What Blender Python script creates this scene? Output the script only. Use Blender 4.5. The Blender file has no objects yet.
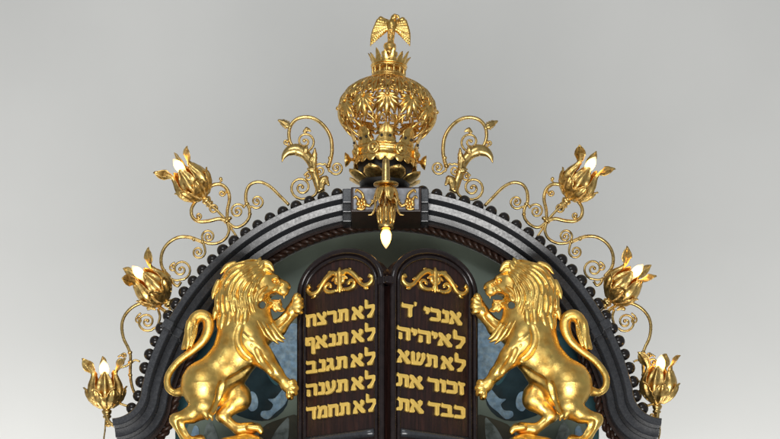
import bpy, math, random
import numpy as np
from mathutils import Vector, Matrix, Quaternion
random.seed(7)
R = math.radians
PI = math.pi

# ------------------------------------------------------------------ camera, world, lights, exposure
S = 0.005            # metres per photo pixel in the plane of the arch front (Y = 0)
D = 12.0             # distance of the camera from that plane
CAMZ, Z0 = 1.6, 5.1  # eye height, height of the picture centre
XC = 387.0           # pixel column of the axis of symmetry

scene = bpy.context.scene
cam_data = bpy.data.cameras.new('camera')
cam = bpy.data.objects.new('camera', cam_data)
scene.collection.objects.link(cam)
cam.location = (0, -D, CAMZ)
cam.rotation_euler = (R(90), 0, 0)
cam_data.sensor_width = 36
cam_data.lens = 36 * D / (780 * S)
cam_data.shift_y = (Z0 - CAMZ) / (780 * S)
cam_data.clip_end = 200
scene.camera = cam

world = bpy.data.worlds.new('World')
scene.world = world
world.use_nodes = True
bg = world.node_tree.nodes['Background']
bg.inputs[0].default_value = (0.93, 0.97, 1.0, 1)
bg.inputs[1].default_value = 0.24


def area_light(name, loc, target, sx, sy, power, col):
    ld = bpy.data.lights.new(name, 'AREA')
    ld.shape = 'RECTANGLE'
    ld.size, ld.size_y, ld.energy, ld.color = sx, sy, power, col
    o = bpy.data.objects.new(name, ld)
    scene.collection.objects.link(o)
    o.location = loc
    o.rotation_euler = (Vector(target) - Vector(loc)).to_track_quat('-Z', 'Y').to_euler()
    return o


area_light('hall_light_low', (-0.3, -8.8, 0.45), (0, 0, 4.6), 7.0, 2.8, 660, (1.0, 0.985, 0.96))
area_light('upper_fill_light', (-1.2, -6.0, 8.2), (0, 0, 4.2), 3.0, 1.4, 90, (0.94, 0.98, 1.0))  # unseen fill lamp added above for the top highlights
area_light('wall_gradient_fill', (-0.3, 0.9, 2.6), (-0.3, 2.6, 4.9), 6.5, 0.3, 104, (1.0, 0.985, 0.96))  # unseen strip added behind the ark to grade the wall brighter below

scene.view_settings.view_transform = 'Standard'
scene.view_settings.look = 'None'
scene.view_settings.exposure = 0.0
scene.view_settings.gamma = 1.0
scene.view_settings.use_curve_mapping = False
scene.render.engine = 'CYCLES'
scene.cycles.use_denoising = True
scene.cycles.max_bounces = 8
scene.cycles.glossy_bounces = 5
scene.cycles.sample_clamp_indirect = 6.0
scene.cycles.caustics_reflective = False
scene.cycles.caustics_refractive = False


def P(px, py, Y=0.0):
    """the point at depth Y that stands over photo pixel (px, py)"""
    k = (D + Y) / D
    return Vector(((px - 390) * S * k, Y, CAMZ + ((219.5 - py) * S + (Z0 - CAMZ)) * k))


# ------------------------------------------------------------------ materials
def material(name, col, rough=0.5, metal=0.0, var=0.0, var_scale=30, bump=0.0, bump_scale=200, rough_var=0.0,
             col2=None, mix_scale=8, mix_lo=0.45, mix_hi=0.62, coat=0.0, spec=0.5, stretch=None, coat_rough=0.2, fine=0.0):
    m = bpy.data.materials.new(name)
    m.use_nodes = True
    nt = m.node_tree
    b = nt.nodes['Principled BSDF']
    b.inputs['Metallic'].default_value = metal
    b.inputs['Roughness'].default_value = rough
    b.inputs['Coat Weight'].default_value = coat
    b.inputs['Coat Roughness'].default_value = coat_rough
    b.inputs['Specular IOR Level'].default_value = spec
    tc = nt.nodes.new('ShaderNodeTexCoord')
    mp = nt.nodes.new('ShaderNodeMapping')
    nt.links.new(tc.outputs['Object'], mp.inputs['Vector'])
    if stretch:
        mp.inputs['Scale'].default_value = stretch

    def noise(scale, detail=4):
        n = nt.nodes.new('ShaderNodeTexNoise')
        n.inputs['Scale'].default_value = scale
        n.inputs['Detail'].default_value = detail
        nt.links.new(mp.outputs['Vector'], n.inputs['Vector'])
        return n.outputs['Fac']

    def ramp(src, a, bb, lo, hi):
        r = nt.nodes.new('ShaderNodeMapRange')
        r.inputs['From Min'].default_value, r.inputs['From Max'].default_value = a, bb
        r.inputs['To Min'].default_value, r.inputs['To Max'].default_value = lo, hi
        nt.links.new(src, r.inputs['Value'])
        return r.outputs['Result']

    rgb = nt.nodes.new('ShaderNodeRGB')
    rgb.outputs[0].default_value = (*col, 1)
    out = rgb.outputs[0]
    if col2:
        mx = nt.nodes.new('ShaderNodeMix')
        mx.data_type = 'RGBA'
        nt.links.new(ramp(noise(mix_scale), mix_lo, mix_hi, 0, 1), mx.inputs['Factor'])
        nt.links.new(out, mx.inputs['A'])
        mx.inputs['B'].default_value = (*col2, 1)
        out = mx.outputs['Result']
    if var:
        hv = nt.nodes.new('ShaderNodeHueSaturation')
        nt.links.new(ramp(noise(var_scale), 0.3, 0.7, 1 - var, 1 + var), hv.inputs['Value'])
        nt.links.new(out, hv.inputs['Color'])
        out = hv.outputs['Color']
    nt.links.new(out, b.inputs['Base Color'])
    if rough_var:
        nt.links.new(ramp(noise(var_scale * 1.7), 0.3, 0.7, max(rough - rough_var, 0.03), rough + rough_var), b.inputs['Roughness'])
    if bump:
        bp = nt.nodes.new('ShaderNodeBump')
        bp.inputs['Strength'].default_value = bump
        bp.inputs['Distance'].default_value = 0.004
        nt.links.new(noise(bump_scale, 3), bp.inputs['Height'])
        if fine:
            b2 = nt.nodes.new('ShaderNodeBump')
            b2.inputs['Strength'].default_value = fine
            b2.inputs['Distance'].default_value = 0.002
            nt.links.new(noise(bump_scale * 5, 2), b2.inputs['Height'])
            nt.links.new(b2.outputs['Normal'], bp.inputs['Normal'])
        nt.links.new(bp.outputs['Normal'], b.inputs['Normal'])
    return m


def emitter(name, col, core, rim, centre, radius):
    """a lit bulb: hottest round its filament, dimmer towards base and tip"""
    m = bpy.data.materials.new(name)
    m.use_nodes = True
    nt = m.node_tree
    b = nt.nodes['Principled BSDF']
    b.inputs['Base Color'].default_value = (0.9, 0.85, 0.75, 1)
    b.inputs['Roughness'].default_value = 0.15
    b.inputs['Emission Color'].default_value = (*col, 1)
    tc = nt.nodes.new('ShaderNodeTexCoord')
    sp = nt.nodes.new('ShaderNodeSeparateXYZ')
    nt.links.new(tc.outputs['Object'], sp.inputs[0])
    d = nt.nodes.new('ShaderNodeMath')
    d.operation = 'SUBTRACT'
    nt.links.new(sp.outputs['Z'], d.inputs[0])
    d.inputs[1].default_value = centre
    a = nt.nodes.new('ShaderNodeMath')
    a.operation = 'ABSOLUTE'
    nt.links.new(d.outputs[0], a.inputs[0])
    r = nt.nodes.new('ShaderNodeMapRange')
    r.interpolation_type = 'SMOOTHSTEP'
    r.inputs['From Min'].default_value, r.inputs['From Max'].default_value = radius * 0.2, radius
    r.inputs['To Min'].default_value, r.inputs['To Max'].default_value = core, rim
    nt.links.new(a.outputs[0], r.inputs['Value'])
    nt.links.new(r.outputs['Result'], b.inputs['Emission Strength'])
    return m


M = {
    'wall': material('painted_plaster', (0.745, 0.742, 0.722), 0.85, var=0.02, var_scale=1.3, bump=0.05, bump_scale=60),
    'gold': material('gold_leaf', (1.0, 0.67, 0.19), 0.37, 1.0, var=0.08, var_scale=18, bump=0.30, bump_scale=34, rough_var=0.12, fine=0.30,
                     col2=(0.88, 0.50, 0.11), mix_scale=16, mix_lo=0.48, mix_hi=0.70),
    'brass': material('aged_brass', (0.72, 0.50, 0.19), 0.30, 1.0, var=0.2, var_scale=40, bump=0.1, bump_scale=120, rough_var=0.08,
                      col2=(0.42, 0.26, 0.08), mix_scale=45, mix_lo=0.5, mix_hi=0.7),
    'crown': material('crown_gilding', (0.90, 0.59, 0.19), 0.29, 1.0, var=0.2, var_scale=45, bump=0.15, bump_scale=140, rough_var=0.08,
                      col2=(0.60, 0.33, 0.07), mix_scale=60, mix_lo=0.5, mix_hi=0.7),
    'petal': material('lamp_leaf_brass', (0.90, 0.61, 0.21), 0.34, 1.0, var=0.25, var_scale=60, bump=0.2, bump_scale=150, rough_var=0.1,
                      col2=(0.50, 0.28, 0.08), mix_scale=50, mix_lo=0.52, mix_hi=0.68),
    'letter': material('letter_gilding', (0.95, 0.64, 0.15), 0.36, 0.22, var=0.1, var_scale=60, bump=0.15, bump_scale=160),
    'fascia': material('ebonised_moulding', (0.038, 0.040, 0.046), 0.26, var=0.2, var_scale=50, bump=0.035, bump_scale=150, rough_var=0.07,
                       col2=(0.040, 0.041, 0.046), mix_scale=25, spec=0.85),
    'bead': material('black_lacquer_bead', (0.014, 0.011, 0.010), 0.2, var=0.3, var_scale=80, bump=0.08, bump_scale=140),
    'rope': material('dark_walnut_rope', (0.060, 0.030, 0.020), 0.28, var=0.35, var_scale=60, bump=0.1, bump_scale=120),
    'tablet': material('dark_mahogany', (0.020, 0.009, 0.008), 0.33, var=0.4, var_scale=14, bump=0.12, bump_scale=40, rough_var=0.1,
                       col2=(0.034, 0.013, 0.010), mix_scale=6, stretch=(6, 6, 0.6)),
    'tabletroll': material('polished_mahogany', (0.016, 0.010, 0.010), 0.22, var=0.4, var_scale=30, bump=0.15, bump_scale=60),
    'panel': material('sage_green_panel', (0.25, 0.31, 0.245), 0.5, var=0.15, var_scale=6, bump=0.1, bump_scale=30),
    'teal': material('teal_glass', (0.06, 0.15, 0.17), 0.16, var=0.35, var_scale=7, bump=0.12, bump_scale=50),
    'navy': material('dark_navy_glass', (0.030, 0.056, 0.068), 0.15, var=0.4, var_scale=9, bump=0.1, bump_scale=60),
    'bluereflection': material('pale_blue_reflection', (0.30, 0.47, 0.62), 0.3, var=0.35, var_scale=38, bump=0.5, bump_scale=90,
                          col2=(0.38, 0.52, 0.60), mix_scale=40),  # pale blue reflections put into the glass colour
    'palereflection': material('milky_reflection', (0.34, 0.40, 0.38), 0.3, var=0.3, var_scale=30, bump=0.4, bump_scale=70,
                          col2=(0.16, 0.20, 0.17), mix_scale=22),  # whitish reflections put into the glass colour
    'olive': material('olive_glass', (0.085, 0.085, 0.060), 0.25, var=0.3, var_scale=10, bump=0.2, bump_scale=50),
    'darkwood': material('dark_walnut', (0.030, 0.013, 0.009), 0.35, var=0.35, var_scale=20, bump=0.1, bump_scale=60, stretch=(1, 1, 4)),
    'greypanel': material('silvered_panel', (0.34, 0.34, 0.36), 0.4, var=0.3, var_scale=40, bump=0.3, bump_scale=70,
                          col2=(0.25, 0.26, 0.28), mix_scale=30),
    'inside': material('blackened_iron', (0.012, 0.010, 0.008), 0.5, var=0.3, var_scale=40, bump=0.3, bump_scale=70),
    'bulb': emitter('lit_bulb', (1.0, 0.52, 0.11), 8.5, 0.8, 33.0 * S, 7.5 * S),
    'bulbwarm': emitter('lit_candle_bulb', (1.0, 0.48, 0.09), 8.0, 0.7, -52.5 * S, 10.5 * S),
    'mouth': material('mouth_shadow_red', (0.10, 0.035, 0.012), 0.5, 0.3, var=0.2),
}


# ------------------------------------------------------------------ object helpers
def link(o, parent=None):
    scene.collection.objects.link(o)
    if parent:
        o.parent = parent
    return o


def thing(name, label, cat, loc=(0, 0, 0), group=None):
    o = bpy.data.objects.new(name, None)
    o.empty_display_size = 0.05
    o.location = loc
    o['label'], o['category'] = label, cat
    if group:
        o['group'] = group
    return link(o)


class MB:
    """collects verts and faces; build() links one mesh object, vertices given in metres relative to `origin`"""

    def __init__(self):
        self.v, self.f = [], []

    def add(self, v, f):
        n = len(self.v)
        self.v += [tuple(p) for p in v]
        self.f += [tuple(i + n for i in q) for q in f]
        return self

    def build(self, name, mat, parent=None, origin=(0, 0, 0), smooth=True, angle=None):
        me = bpy.data.meshes.new(name)
        o0 = Vector(origin)
        me.from_pydata([(p[0] - o0.x, p[1] - o0.y, p[2] - o0.z) for p in self.v], [], self.f)
        me.materials.append(M[mat])
        me.validate()
        me.polygons.foreach_set('use_smooth', [smooth] * len(me.polygons))
        if smooth and angle:
            me.set_sharp_from_angle(angle=R(angle))
        o = bpy.data.objects.new(name, me)
        return link(o, parent)


def solidify(o, t, offset=0.0):
    md = o.modifiers.new('thickness', 'SOLIDIFY')
    md.thickness, md.offset = t, offset
    return o


def bevel(o, w, seg=2):
    md = o.modifiers.new('edge', 'BEVEL')
    md.width, md.segments, md.limit_method = w, seg, 'ANGLE'
    return o


def copy_tree(o, parent=None):
    c = o.copy()
    scene.collection.objects.link(c)
    if parent:
        c.parent = parent
    for ch in list(o.children):
        copy_tree(ch, c)
    return c


def mirrored(o, label=None):
    """the same thing on the other side of the axis of symmetry"""
    c = copy_tree(o)
    ax = (XC - 390) * S
    c.location.x = 2 * ax - o.location.x
    c.scale.x = -o.scale.x
    e = o.rotation_euler
    c.rotation_euler = (e.x, -e.y, -e.z)
    if label:
        c['label'] = label
    return c


def catmull(pts, n=8, closed=False):
    pts = [np.array(p, float) for p in pts]
    if len(pts) < 3:
        t = np.linspace(0, 1, n + 1)[:, None]
        return list(pts[0] * (1 - t) + pts[1] * t)
    out = []
    m = len(pts)
    for i in range(m if closed else m - 1):
        if closed:
            p0, p1, p2, p3 = pts[(i - 1) % m], pts[i], pts[(i + 1) % m], pts[(i + 2) % m]
        else:
            p1, p2 = pts[i], pts[i + 1]
            p0 = pts[i - 1] if i else 2 * p1 - p2
            p3 = pts[i + 2] if i + 2 < m else 2 * p2 - p1
        for j in range(n):
            t = j / n
            out.append(0.5 * (2 * p1 + (p2 - p0) * t + (2 * p0 - 5 * p1 + 4 * p2 - p3) * t * t + (3 * p1 - p0 - 3 * p2 + p3) * t ** 3))
    if not closed:
        out.append(pts[-1])
    return out


def tube(mb, pts, rad, n=8, flat=1.0, flat_axis=None):
    """sweep a circle along 3-D points; rad a number or a list"""
    pts = [Vector(p) for p in pts]
    m = len(pts)
    rad = [rad] * m if isinstance(rad, (int, float)) else list(rad)
    tang = []
    for i in range(m):
        t = pts[min(i + 1, m - 1)] - pts[max(i - 1, 0)]
        tang.append(t.normalized() if t.length > 1e-9 else Vector((0, 0, 1)))
    ref = Vector((0, 1, 0)) if abs(tang[0].y) < 0.9 else Vector((1, 0, 0))
    u = (ref - tang[0] * ref.dot(tang[0])).normalized()
    V, F = [], []
    for i in range(m):
        u = (u - tang[i] * u.dot(tang[i])).normalized()
        w = tang[i].cross(u)
        for k in range(n):
            a = 2 * PI * k / n
            V.append(pts[i] + (u * math.cos(a) * flat + w * math.sin(a)) * rad[i])
    for i in range(m - 1):
        for k in range(n):
            a, b = i * n + k, i * n + (k + 1) % n
            F.append((a, b, b + n, a + n))
    F.append(tuple(range(n - 1, -1, -1)))
    F.append(tuple((m - 1) * n + k for k in range(n)))
    mb.add(V, F)
    return mb


def surf(mb, fn, nu, nv, closed_u=False):
    V = [fn(i / nu, j / nv) for j in range(nv + 1) for i in range(nu if closed_u else nu + 1)]
    w = nu if closed_u else nu + 1
    F = []
    for j in range(nv):
        for i in range(nu):
            a, b = j * w + i, j * w + (i + 1) % w
            F.append((a, b, b + w, a + w))
    mb.add(V, F)
    return mb


def lathe(mb, prof, n=32, centre=(0, 0, 0), axis=None):
    """prof: (r, h) in metres along +Z, or along `axis` from centre"""
    q = Vector((0, 0, 1)).rotation_difference(Vector(axis).normalized()) if axis is not None else Quaternion()
    c = Vector(centre)
    V = [c + q @ Vector((r * math.cos(2 * PI * k / n), r * math.sin(2 * PI * k / n), h)) for r, h in prof for k in range(n)]
    F = []
    for j in range(len(prof) - 1):
        for k in range(n):
            a, b = j * n + k, j * n + (k + 1) % n
            F.append((a, b, b + n, a + n))
    F.append(tuple(range(n - 1, -1, -1)))
    F.append(tuple((len(prof) - 1) * n + k for k in range(n)))
    mb.add(V, F)
    return mb


def box(mb, c8):
    """eight corners: four of one end, four of the other"""
    mb.add(c8, [(3, 2, 1, 0), (4, 5, 6, 7), (0, 1, 5, 4), (1, 2, 6, 5), (2, 3, 7, 6), (3, 0, 4, 7)])
    return mb


def axis_box(mb, x0, x1, y0, y1, z0, z1):
    return box(mb, [(x0, y0, z0), (x1, y0, z0), (x1, y0, z1), (x0, y0, z1), (x0, y1, z0), (x1, y1, z0), (x1, y1, z1), (x0, y1, z1)])


def ball(mb, c, r, n=12, sq=(1, 1, 1)):
    def f(u, v):
        a, b = 2 * PI * u, -PI / 2 + PI * v
        return (c[0] + r * sq[0] * math.cos(b) * math.cos(a), c[1] + r * sq[1] * math.cos(b) * math.sin(a), c[2] + r * sq[2] * math.sin(b))
    return surf(mb, f, n, max(6, n // 2 + 2), True)


# ------------------------------------------------------------------ distance fields, for the carved figures
class Field:
    def __init__(self, lo, hi, h):
        self.lo, self.h = np.array(lo, float), h
        self.n = (np.ceil((np.array(hi) - self.lo) / h)).astype(int) + 1
        self.F = np.full(self.n, 25.0, np.float32)

    def _grid(self, lo, hi):
        a = np.clip(np.floor((np.array(lo) - self.lo) / self.h).astype(int), 0, self.n)
        b = np.clip(np.ceil((np.array(hi) - self.lo) / self.h).astype(int) + 1, 0, self.n)
        if np.any(b <= a):
            return None
        ax = [(self.lo[i] + self.h * np.arange(a[i], b[i])).astype(np.float32) for i in range(3)]
        return (slice(a[0], b[0]), slice(a[1], b[1]), slice(a[2], b[2])), ax[0][:, None, None], ax[1][None, :, None], ax[2][None, None, :]

    def _mix(self, sl, d, k, cut):
        A = self.F[sl]
        if cut:
            d = -d
            hh = np.maximum(k - np.abs(A - d), 0) / k
            self.F[sl] = np.maximum(A, d) + hh * hh * k * 0.25
        else:
            hh = np.maximum(k - np.abs(A - d), 0) / k
            self.F[sl] = np.minimum(A, d) - hh * hh * k * 0.25

    def cone(self, a, b, ra, rb, k=3.0, cut=False):
        a, b = np.array(a, float), np.array(b, float)
        m = max(ra, rb) + k + 3
        g = self._grid(np.minimum(a, b) - m, np.maximum(a, b) + m)
        if g is None:
            return
        sl, X, Y, Z = g
        ba = b - a
        L = float(ba @ ba) + 1e-9
        t = np.clip(((X - a[0]) * ba[0] + (Y - a[1]) * ba[1] + (Z - a[2]) * ba[2]) / L, 0, 1)
        d = np.sqrt((X - a[0] - t * ba[0]) ** 2 + (Y - a[1] - t * ba[1]) ** 2 + (Z - a[2] - t * ba[2]) ** 2) - (ra + t * (rb - ra))
        self._mix(sl, d, k, cut)

    def ell(self, c, r, ang=0.0, k=3.0, cut=False):
        """ellipsoid, turned by ang in the plane of the first two axes"""
        m = max(r) + k + 3
        g = self._grid(np.array(c) - m, np.array(c) + m)
        if g is None:
            return
        sl, X, Y, Z = g
        ca, sa = math.cos(ang), math.sin(ang)
        x, y, z = X - c[0], Y - c[1], Z - c[2]
        u, v = x * ca + y * sa, -x * sa + y * ca
        k0 = np.sqrt((u / r[0]) ** 2 + (v / r[1]) ** 2 + (z / r[2]) ** 2)
        k1 = np.sqrt((u / r[0] ** 2) ** 2 + (v / r[1] ** 2) ** 2 + (z / r[2] ** 2) ** 2) + 1e-6
        self._mix(sl, k0 * (k0 - 1) / k1, k, cut)

    def curve(self, pts, k=2.0, cut=False, n=5):
        """pts: (x, y, z, r)"""
        q = catmull(pts, n)
        for a, b in zip(q[:-1], q[1:]):
            self.cone(a[:3], b[:3], max(a[3], 0.2), max(b[3], 0.2), k, cut)

    def at(self, p):
        i = np.round((np.array(p) - self.lo) / self.h).astype(int)
        if np.any(i < 0) or np.any(i >= self.n):
            return 25.0
        return float(self.F[tuple(i)])

    def mesh(self, name, mat, scale, origin=(0, 0, 0), parent=None, relax=1):
        F = self.F
        s = F < 0
        nx, ny, nz = F.shape
        offs = [(i, j, k) for i in (0, 1) for j in (0, 1) for k in (0, 1)]
        cnt = np.zeros((nx - 1, ny - 1, nz - 1), np.int8)
        for i, j, k in offs:
            cnt += s[i:nx - 1 + i, j:ny - 1 + j, k:nz - 1 + k]
        act = (cnt > 0) & (cnt < 8)
        idx = np.full(act.shape, -1, np.int32)
        c = np.argwhere(act)
        idx[act] = np.arange(len(c))
        acc, num = np.zeros((len(c), 3)), np.zeros(len(c))
        for a in offs:
            for ax in range(3):
                if a[ax]:
                    continue
                b = list(a)
                b[ax] = 1
                f0 = F[c[:, 0] + a[0], c[:, 1] + a[1], c[:, 2] + a[2]]
                f1 = F[c[:, 0] + b[0], c[:, 1] + b[1], c[:, 2] + b[2]]
                mm = (f0 < 0) != (f1 < 0)
                t = np.where(mm, f0 / np.where(mm, f0 - f1, 1), 0)
                pt = np.array(a, float)[None, :].repeat(len(c), 0)
                pt[:, ax] += t
                acc += pt * mm[:, None]
                num += mm
        V = self.lo + self.h * (c + acc / num[:, None])
        quads = []
        for ax in range(3):
            o1, o2 = [(1, 2), (2, 0), (0, 1)][ax]
            sl0, sl1 = [slice(1, -1)] * 3, [slice(1, -1)] * 3
            sl0[ax], sl1[ax] = slice(0, -1), slice(1, None)
            a, b = s[tuple(sl0)], s[tuple(sl1)]
            for inside in (True, False):
                e = np.argwhere((a != b) & (a == inside))
                if not len(e):
                    continue
                base = e.copy()
                for q in range(3):
                    if q != ax:
                        base[:, q] += 1
                d1, d2 = np.zeros(3, int), np.zeros(3, int)
                d1[o1], d2[o2] = 1, 1
                cells = [base - d1 - d2, base - d2, base, base - d1]
                ids = np.stack([idx[tuple(cc.T)] for cc in cells], 1)
                quads.append(ids if inside else ids[:, ::-1])
        Q = np.concatenate(quads)
        Q = Q[(Q >= 0).all(1)]
        for _ in range(relax):
            sm, w = np.zeros_like(V), np.zeros(len(V))
            for i in range(4):
                for j in (1, 3):
                    np.add.at(sm, Q[:, i], V[Q[:, (i + j) % 4]])
                    np.add.at(w, Q[:, i], 1)
            V = 0.5 * V + 0.5 * sm / np.maximum(w, 1)[:, None]
        # field axes: right, up, towards the viewer  ->  x, z, -y
        W = np.stack([V[:, 0] * scale - origin[0], -V[:, 2] * scale - origin[1], V[:, 1] * scale - origin[2]], 1)
        me = bpy.data.meshes.new(name)
        me.vertices.add(len(W))
        me.vertices.foreach_set('co', W.astype(np.float32).ravel())
        me.loops.add(len(Q) * 4)
        me.loops.foreach_set('vertex_index', Q.astype(np.int32).ravel())
        me.polygons.add(len(Q))
        me.polygons.foreach_set('loop_start', np.arange(0, len(Q) * 4, 4, dtype=np.int32))
        me.update(calc_edges=True)
        me.validate()
        me.polygons.foreach_set('use_smooth', [True] * len(me.polygons))
        me.materials.append(M[mat])
        return link(bpy.data.objects.new(name, me), parent)


# ------------------------------------------------------------------ the wall and the ledge the ark stands on
WALLY = 0.44
w = MB()
axis_box(w, -9, 9, 2.6, 2.8, -0.02, 12)
wall = w.build('wall', 'wall', smooth=False)
wall['kind'] = 'structure'
wall['label'] = 'plain pale grey plaster wall behind the ark'

LEDGE_Z = P(390, 478, 0).z
lg = thing('ark_cornice', 'dark wooden cornice ledge that carries the arch and tablets', 'cornice', (0, 0, LEDGE_Z - 0.3))
m = MB()
axis_box(m, -1.36, 1.33, -0.06, WALLY - 0.002, LEDGE_Z - 0.10, LEDGE_Z)
bevel(m.build('ledge', 'darkwood', lg, (0, 0, LEDGE_Z - 0.3), smooth=False), 0.01)
m = MB()
axis_box(m, -1.10, 1.07, -0.50, -0.062, LEDGE_Z - 0.10, LEDGE_Z)
bevel(m.build('bracket_shelf', 'darkwood', lg, (0, 0, LEDGE_Z - 0.3), smooth=False), 0.01)
m = MB()
axis_box(m, -1.30, 1.27, -0.03, WALLY - 0.002, LEDGE_Z - 0.30, LEDGE_Z - 0.102)
m.build('frieze', 'darkwood', lg, (0, 0, LEDGE_Z - 0.3), smooth=False)

# ------------------------------------------------------------------ the arch
ECX, ECY, EA, EB = 387.0, 449.0, 253.0, 260.0
half = []
xj = ECX - EA * math.sqrt(1 - ((ECY - 388) / EB) ** 2)
for i in range(13):
    a = R(88 - 88 * i / 12)
    half.append((xj - 30 + 30 * math.cos(a), 388 + 30 * math.sin(a)))
a0 = math.acos((ECX - xj) / EA)
for i in range(1, 61):
    a = a0 + (PI / 2 - a0) * i / 60
    half.append((ECX - EA * math.cos(a), ECY - EB * math.sin(a)))
path = half + [(2 * ECX - x, y) for x, y in reversed(half[:-1])]
path = np.array(path)
tg = np.gradient(path, axis=0)
tg /= np.linalg.norm(tg, axis=1)[:, None]
nrm = np.stack([-tg[:, 1], tg[:, 0]], 1)      # inward
thin = 1 - 0.26 * np.clip((330 - path[:, 1]) / 140, 0, 1)


splay = np.clip((345 - path[:, 1]) / 110, 0, 1)


def off(o):
    return path + nrm * (o * thin)[:, None]


def px2w(q, Y):
    return Vector(((q[0] - 390) * S, Y, Z0 + (219.5 - q[1]) * S))


arch = thing('ark_arch', 'black stepped round arch edged with beads framing the tablets and lions', 'arch', (0, 0, LEDGE_Z))
AO = (0, 0, LEDGE_Z)
STEP = 0.085
EDGE = [0, 7.4, 15.7, 23.2]


def sweep(mb, prof):
    """prof: closed list of (offset, Y[, extra depth where the band is splayed])"""
    n = len(prof)
    V, F = [], []
    lines = [off(q[0]) for q in prof]
    for i in range(len(path)):
        for k in range(n):
            V.append(px2w(lines[k][i], prof[k][1] + (prof[k][2] * splay[i] if len(prof[k]) > 2 else 0)))
    for i in range(len(path) - 1):
        for k in range(n):
            a, b = i * n + k, i * n + (k + 1) % n
            F.append((a, a + n, b + n, b))
    F.append(tuple(range(n)))
    F.append(tuple((len(path) - 1) * n + k for k in range(n - 1, -1, -1)))
    mb.add(V, F)


for b, nm in enumerate(('outer_fascia', 'middle_fascia', 'inner_fascia')):
    y0 = STEP * b
    o0, o1 = EDGE[b] - (0.6 if b else 0), EDGE[b + 1]
    m = MB()
    c, cy = 0.9, 0.0045
    sl_ = (o1 - o0) * S * math.tan(R(15))
    sweep(m, [(o0, WALLY - 0.002), (o0, y0 + cy), (o0 + c, y0), (o1 - c, y0, sl_), (o1, y0 + cy, sl_), (o1, WALLY - 0.002)])
    m.build(nm, 'fascia', arch, AO, True, 25)
m = MB()
sweep(m, [(22.6, WALLY - 0.002), (22.6, STEP * 3 - 0.02), (26.2, STEP * 3 - 0.02), (26.2, WALLY - 0.002)])
m.build('inner_reveal', 'darkwood', arch, AO, True, 25)

# the twisted rope inside the mouldings: two strands wound round each other
ROPEY = STEP * 3 + 0.005
cl = off(29.8)
seg = np.linalg.norm(np.diff(cl, axis=0), axis=1)
arc = np.concatenate([[0], np.cumsum(seg)])
tot = arc[-1]
ns = int(tot / 1.3)
for strand in range(2):
    m = MB()
    pts = []
    for i in range(ns + 1):
        s_ = tot * i / ns
        x, y = np.interp(s_, arc, cl[:, 0]), np.interp(s_, arc, cl[:, 1])
        nx_, ny_ = np.interp(s_, arc, nrm[:, 0]), np.interp(s_, arc, nrm[:, 1])
        if y > 470:
            continue
        a = 2 * PI * s_ / 15.5 + PI * strand
        q = px2w((x + nx_ * 2.1 * math.cos(a), y + ny_ * 2.1 * math.cos(a)), ROPEY + 2.1 * S * math.sin(a))
        pts.append(q)
    tube(m, pts, 2.35 * S, 6)
    m.build('rope_strand', 'rope', arch, AO)

# beads along the outer edge
cl = off(-2.8)
arc = np.concatenate([[0], np.cumsum(np.linalg.norm(np.diff(cl, axis=0), axis=1))])
bm_ = MB()
ball(bm_, (0, 0, 0), 6.2 * S, 16)
bead0 = None
nb = int(arc[-1] / 14.2)
for i in range(nb):
    s_ = arc[-1] * (i + 0.5) / nb
    x, y = np.interp(s_, arc, cl[:, 0]), np.interp(s_, arc, cl[:, 1])
    if abs(x - 386) < 36 or s_ < 20 or s_ > arc[-1] - 20:
        continue
    if bead0 is None:
        bead0 = bm_.build('bead', 'bead', arch)
        b_ = bead0
    else:
        b_ = bead0.copy()
        scene.collection.objects.link(b_)
    b_.location = px2w((x, y), 0.042 + random.uniform(-.003, .003)) - Vector(AO)
    k = random.uniform(0.92, 1.05)
    b_.scale = (k, k, k)


def radial_block(i, o0, o1, half_t, y0, y1):
    p0, p1 = path[i] + nrm[i] * o0, path[i] + nrm[i] * o1
    t = tg[i] * half_t
    q = [p0 - t, p1 - t, p1 + t, p0 + t]
    m = MB()
    box(m, [px2w(v, y0) for v in q] + [px2w(v, y1) for v in q])
    return m


for side in (0, 1):
    want = np.array([166.0 if side == 0 else 2 * ECX - 166.0, 321.0])
    i = int(np.argmin(np.linalg.norm(path - want, axis=1)))
    bevel(radial_block(i, -2.0, 8.4, 4.6, -0.022, 0.06).build('strap', 'fascia', arch, AO, False), 0.004)
    bevel(radial_block(i, 8.0, 17.0, 4.6, STEP - 0.022, STEP + 0.06).build('strap', 'fascia', arch, AO, False), 0.004)
    bevel(radial_block(i, 16.6, 24.2, 4.6, 2 * STEP - 0.02, 2 * STEP + 0.06).build('strap', 'fascia', arch, AO, False), 0.004)
    # collars either side of the keystone
    cx0, cx1 = (342.5, 351.6) if side == 0 else (420.8, 428.6)
    for (ya, yb, Y) in ((188.5, 202.5, -0.035), (205.8, 212.0, STEP - 0.04), (215.6, 221.5, 2 * STEP - 0.04)):
        m = MB()
        q0, q1 = P(cx0, yb, Y), P(cx1, ya, Y)
        axis_box(m, q0.x, q1.x, Y, Y + 0.12, q0.z, q1.z)
        bevel(m.build('collar', 'fascia', arch, AO, False), 0.004)

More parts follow.
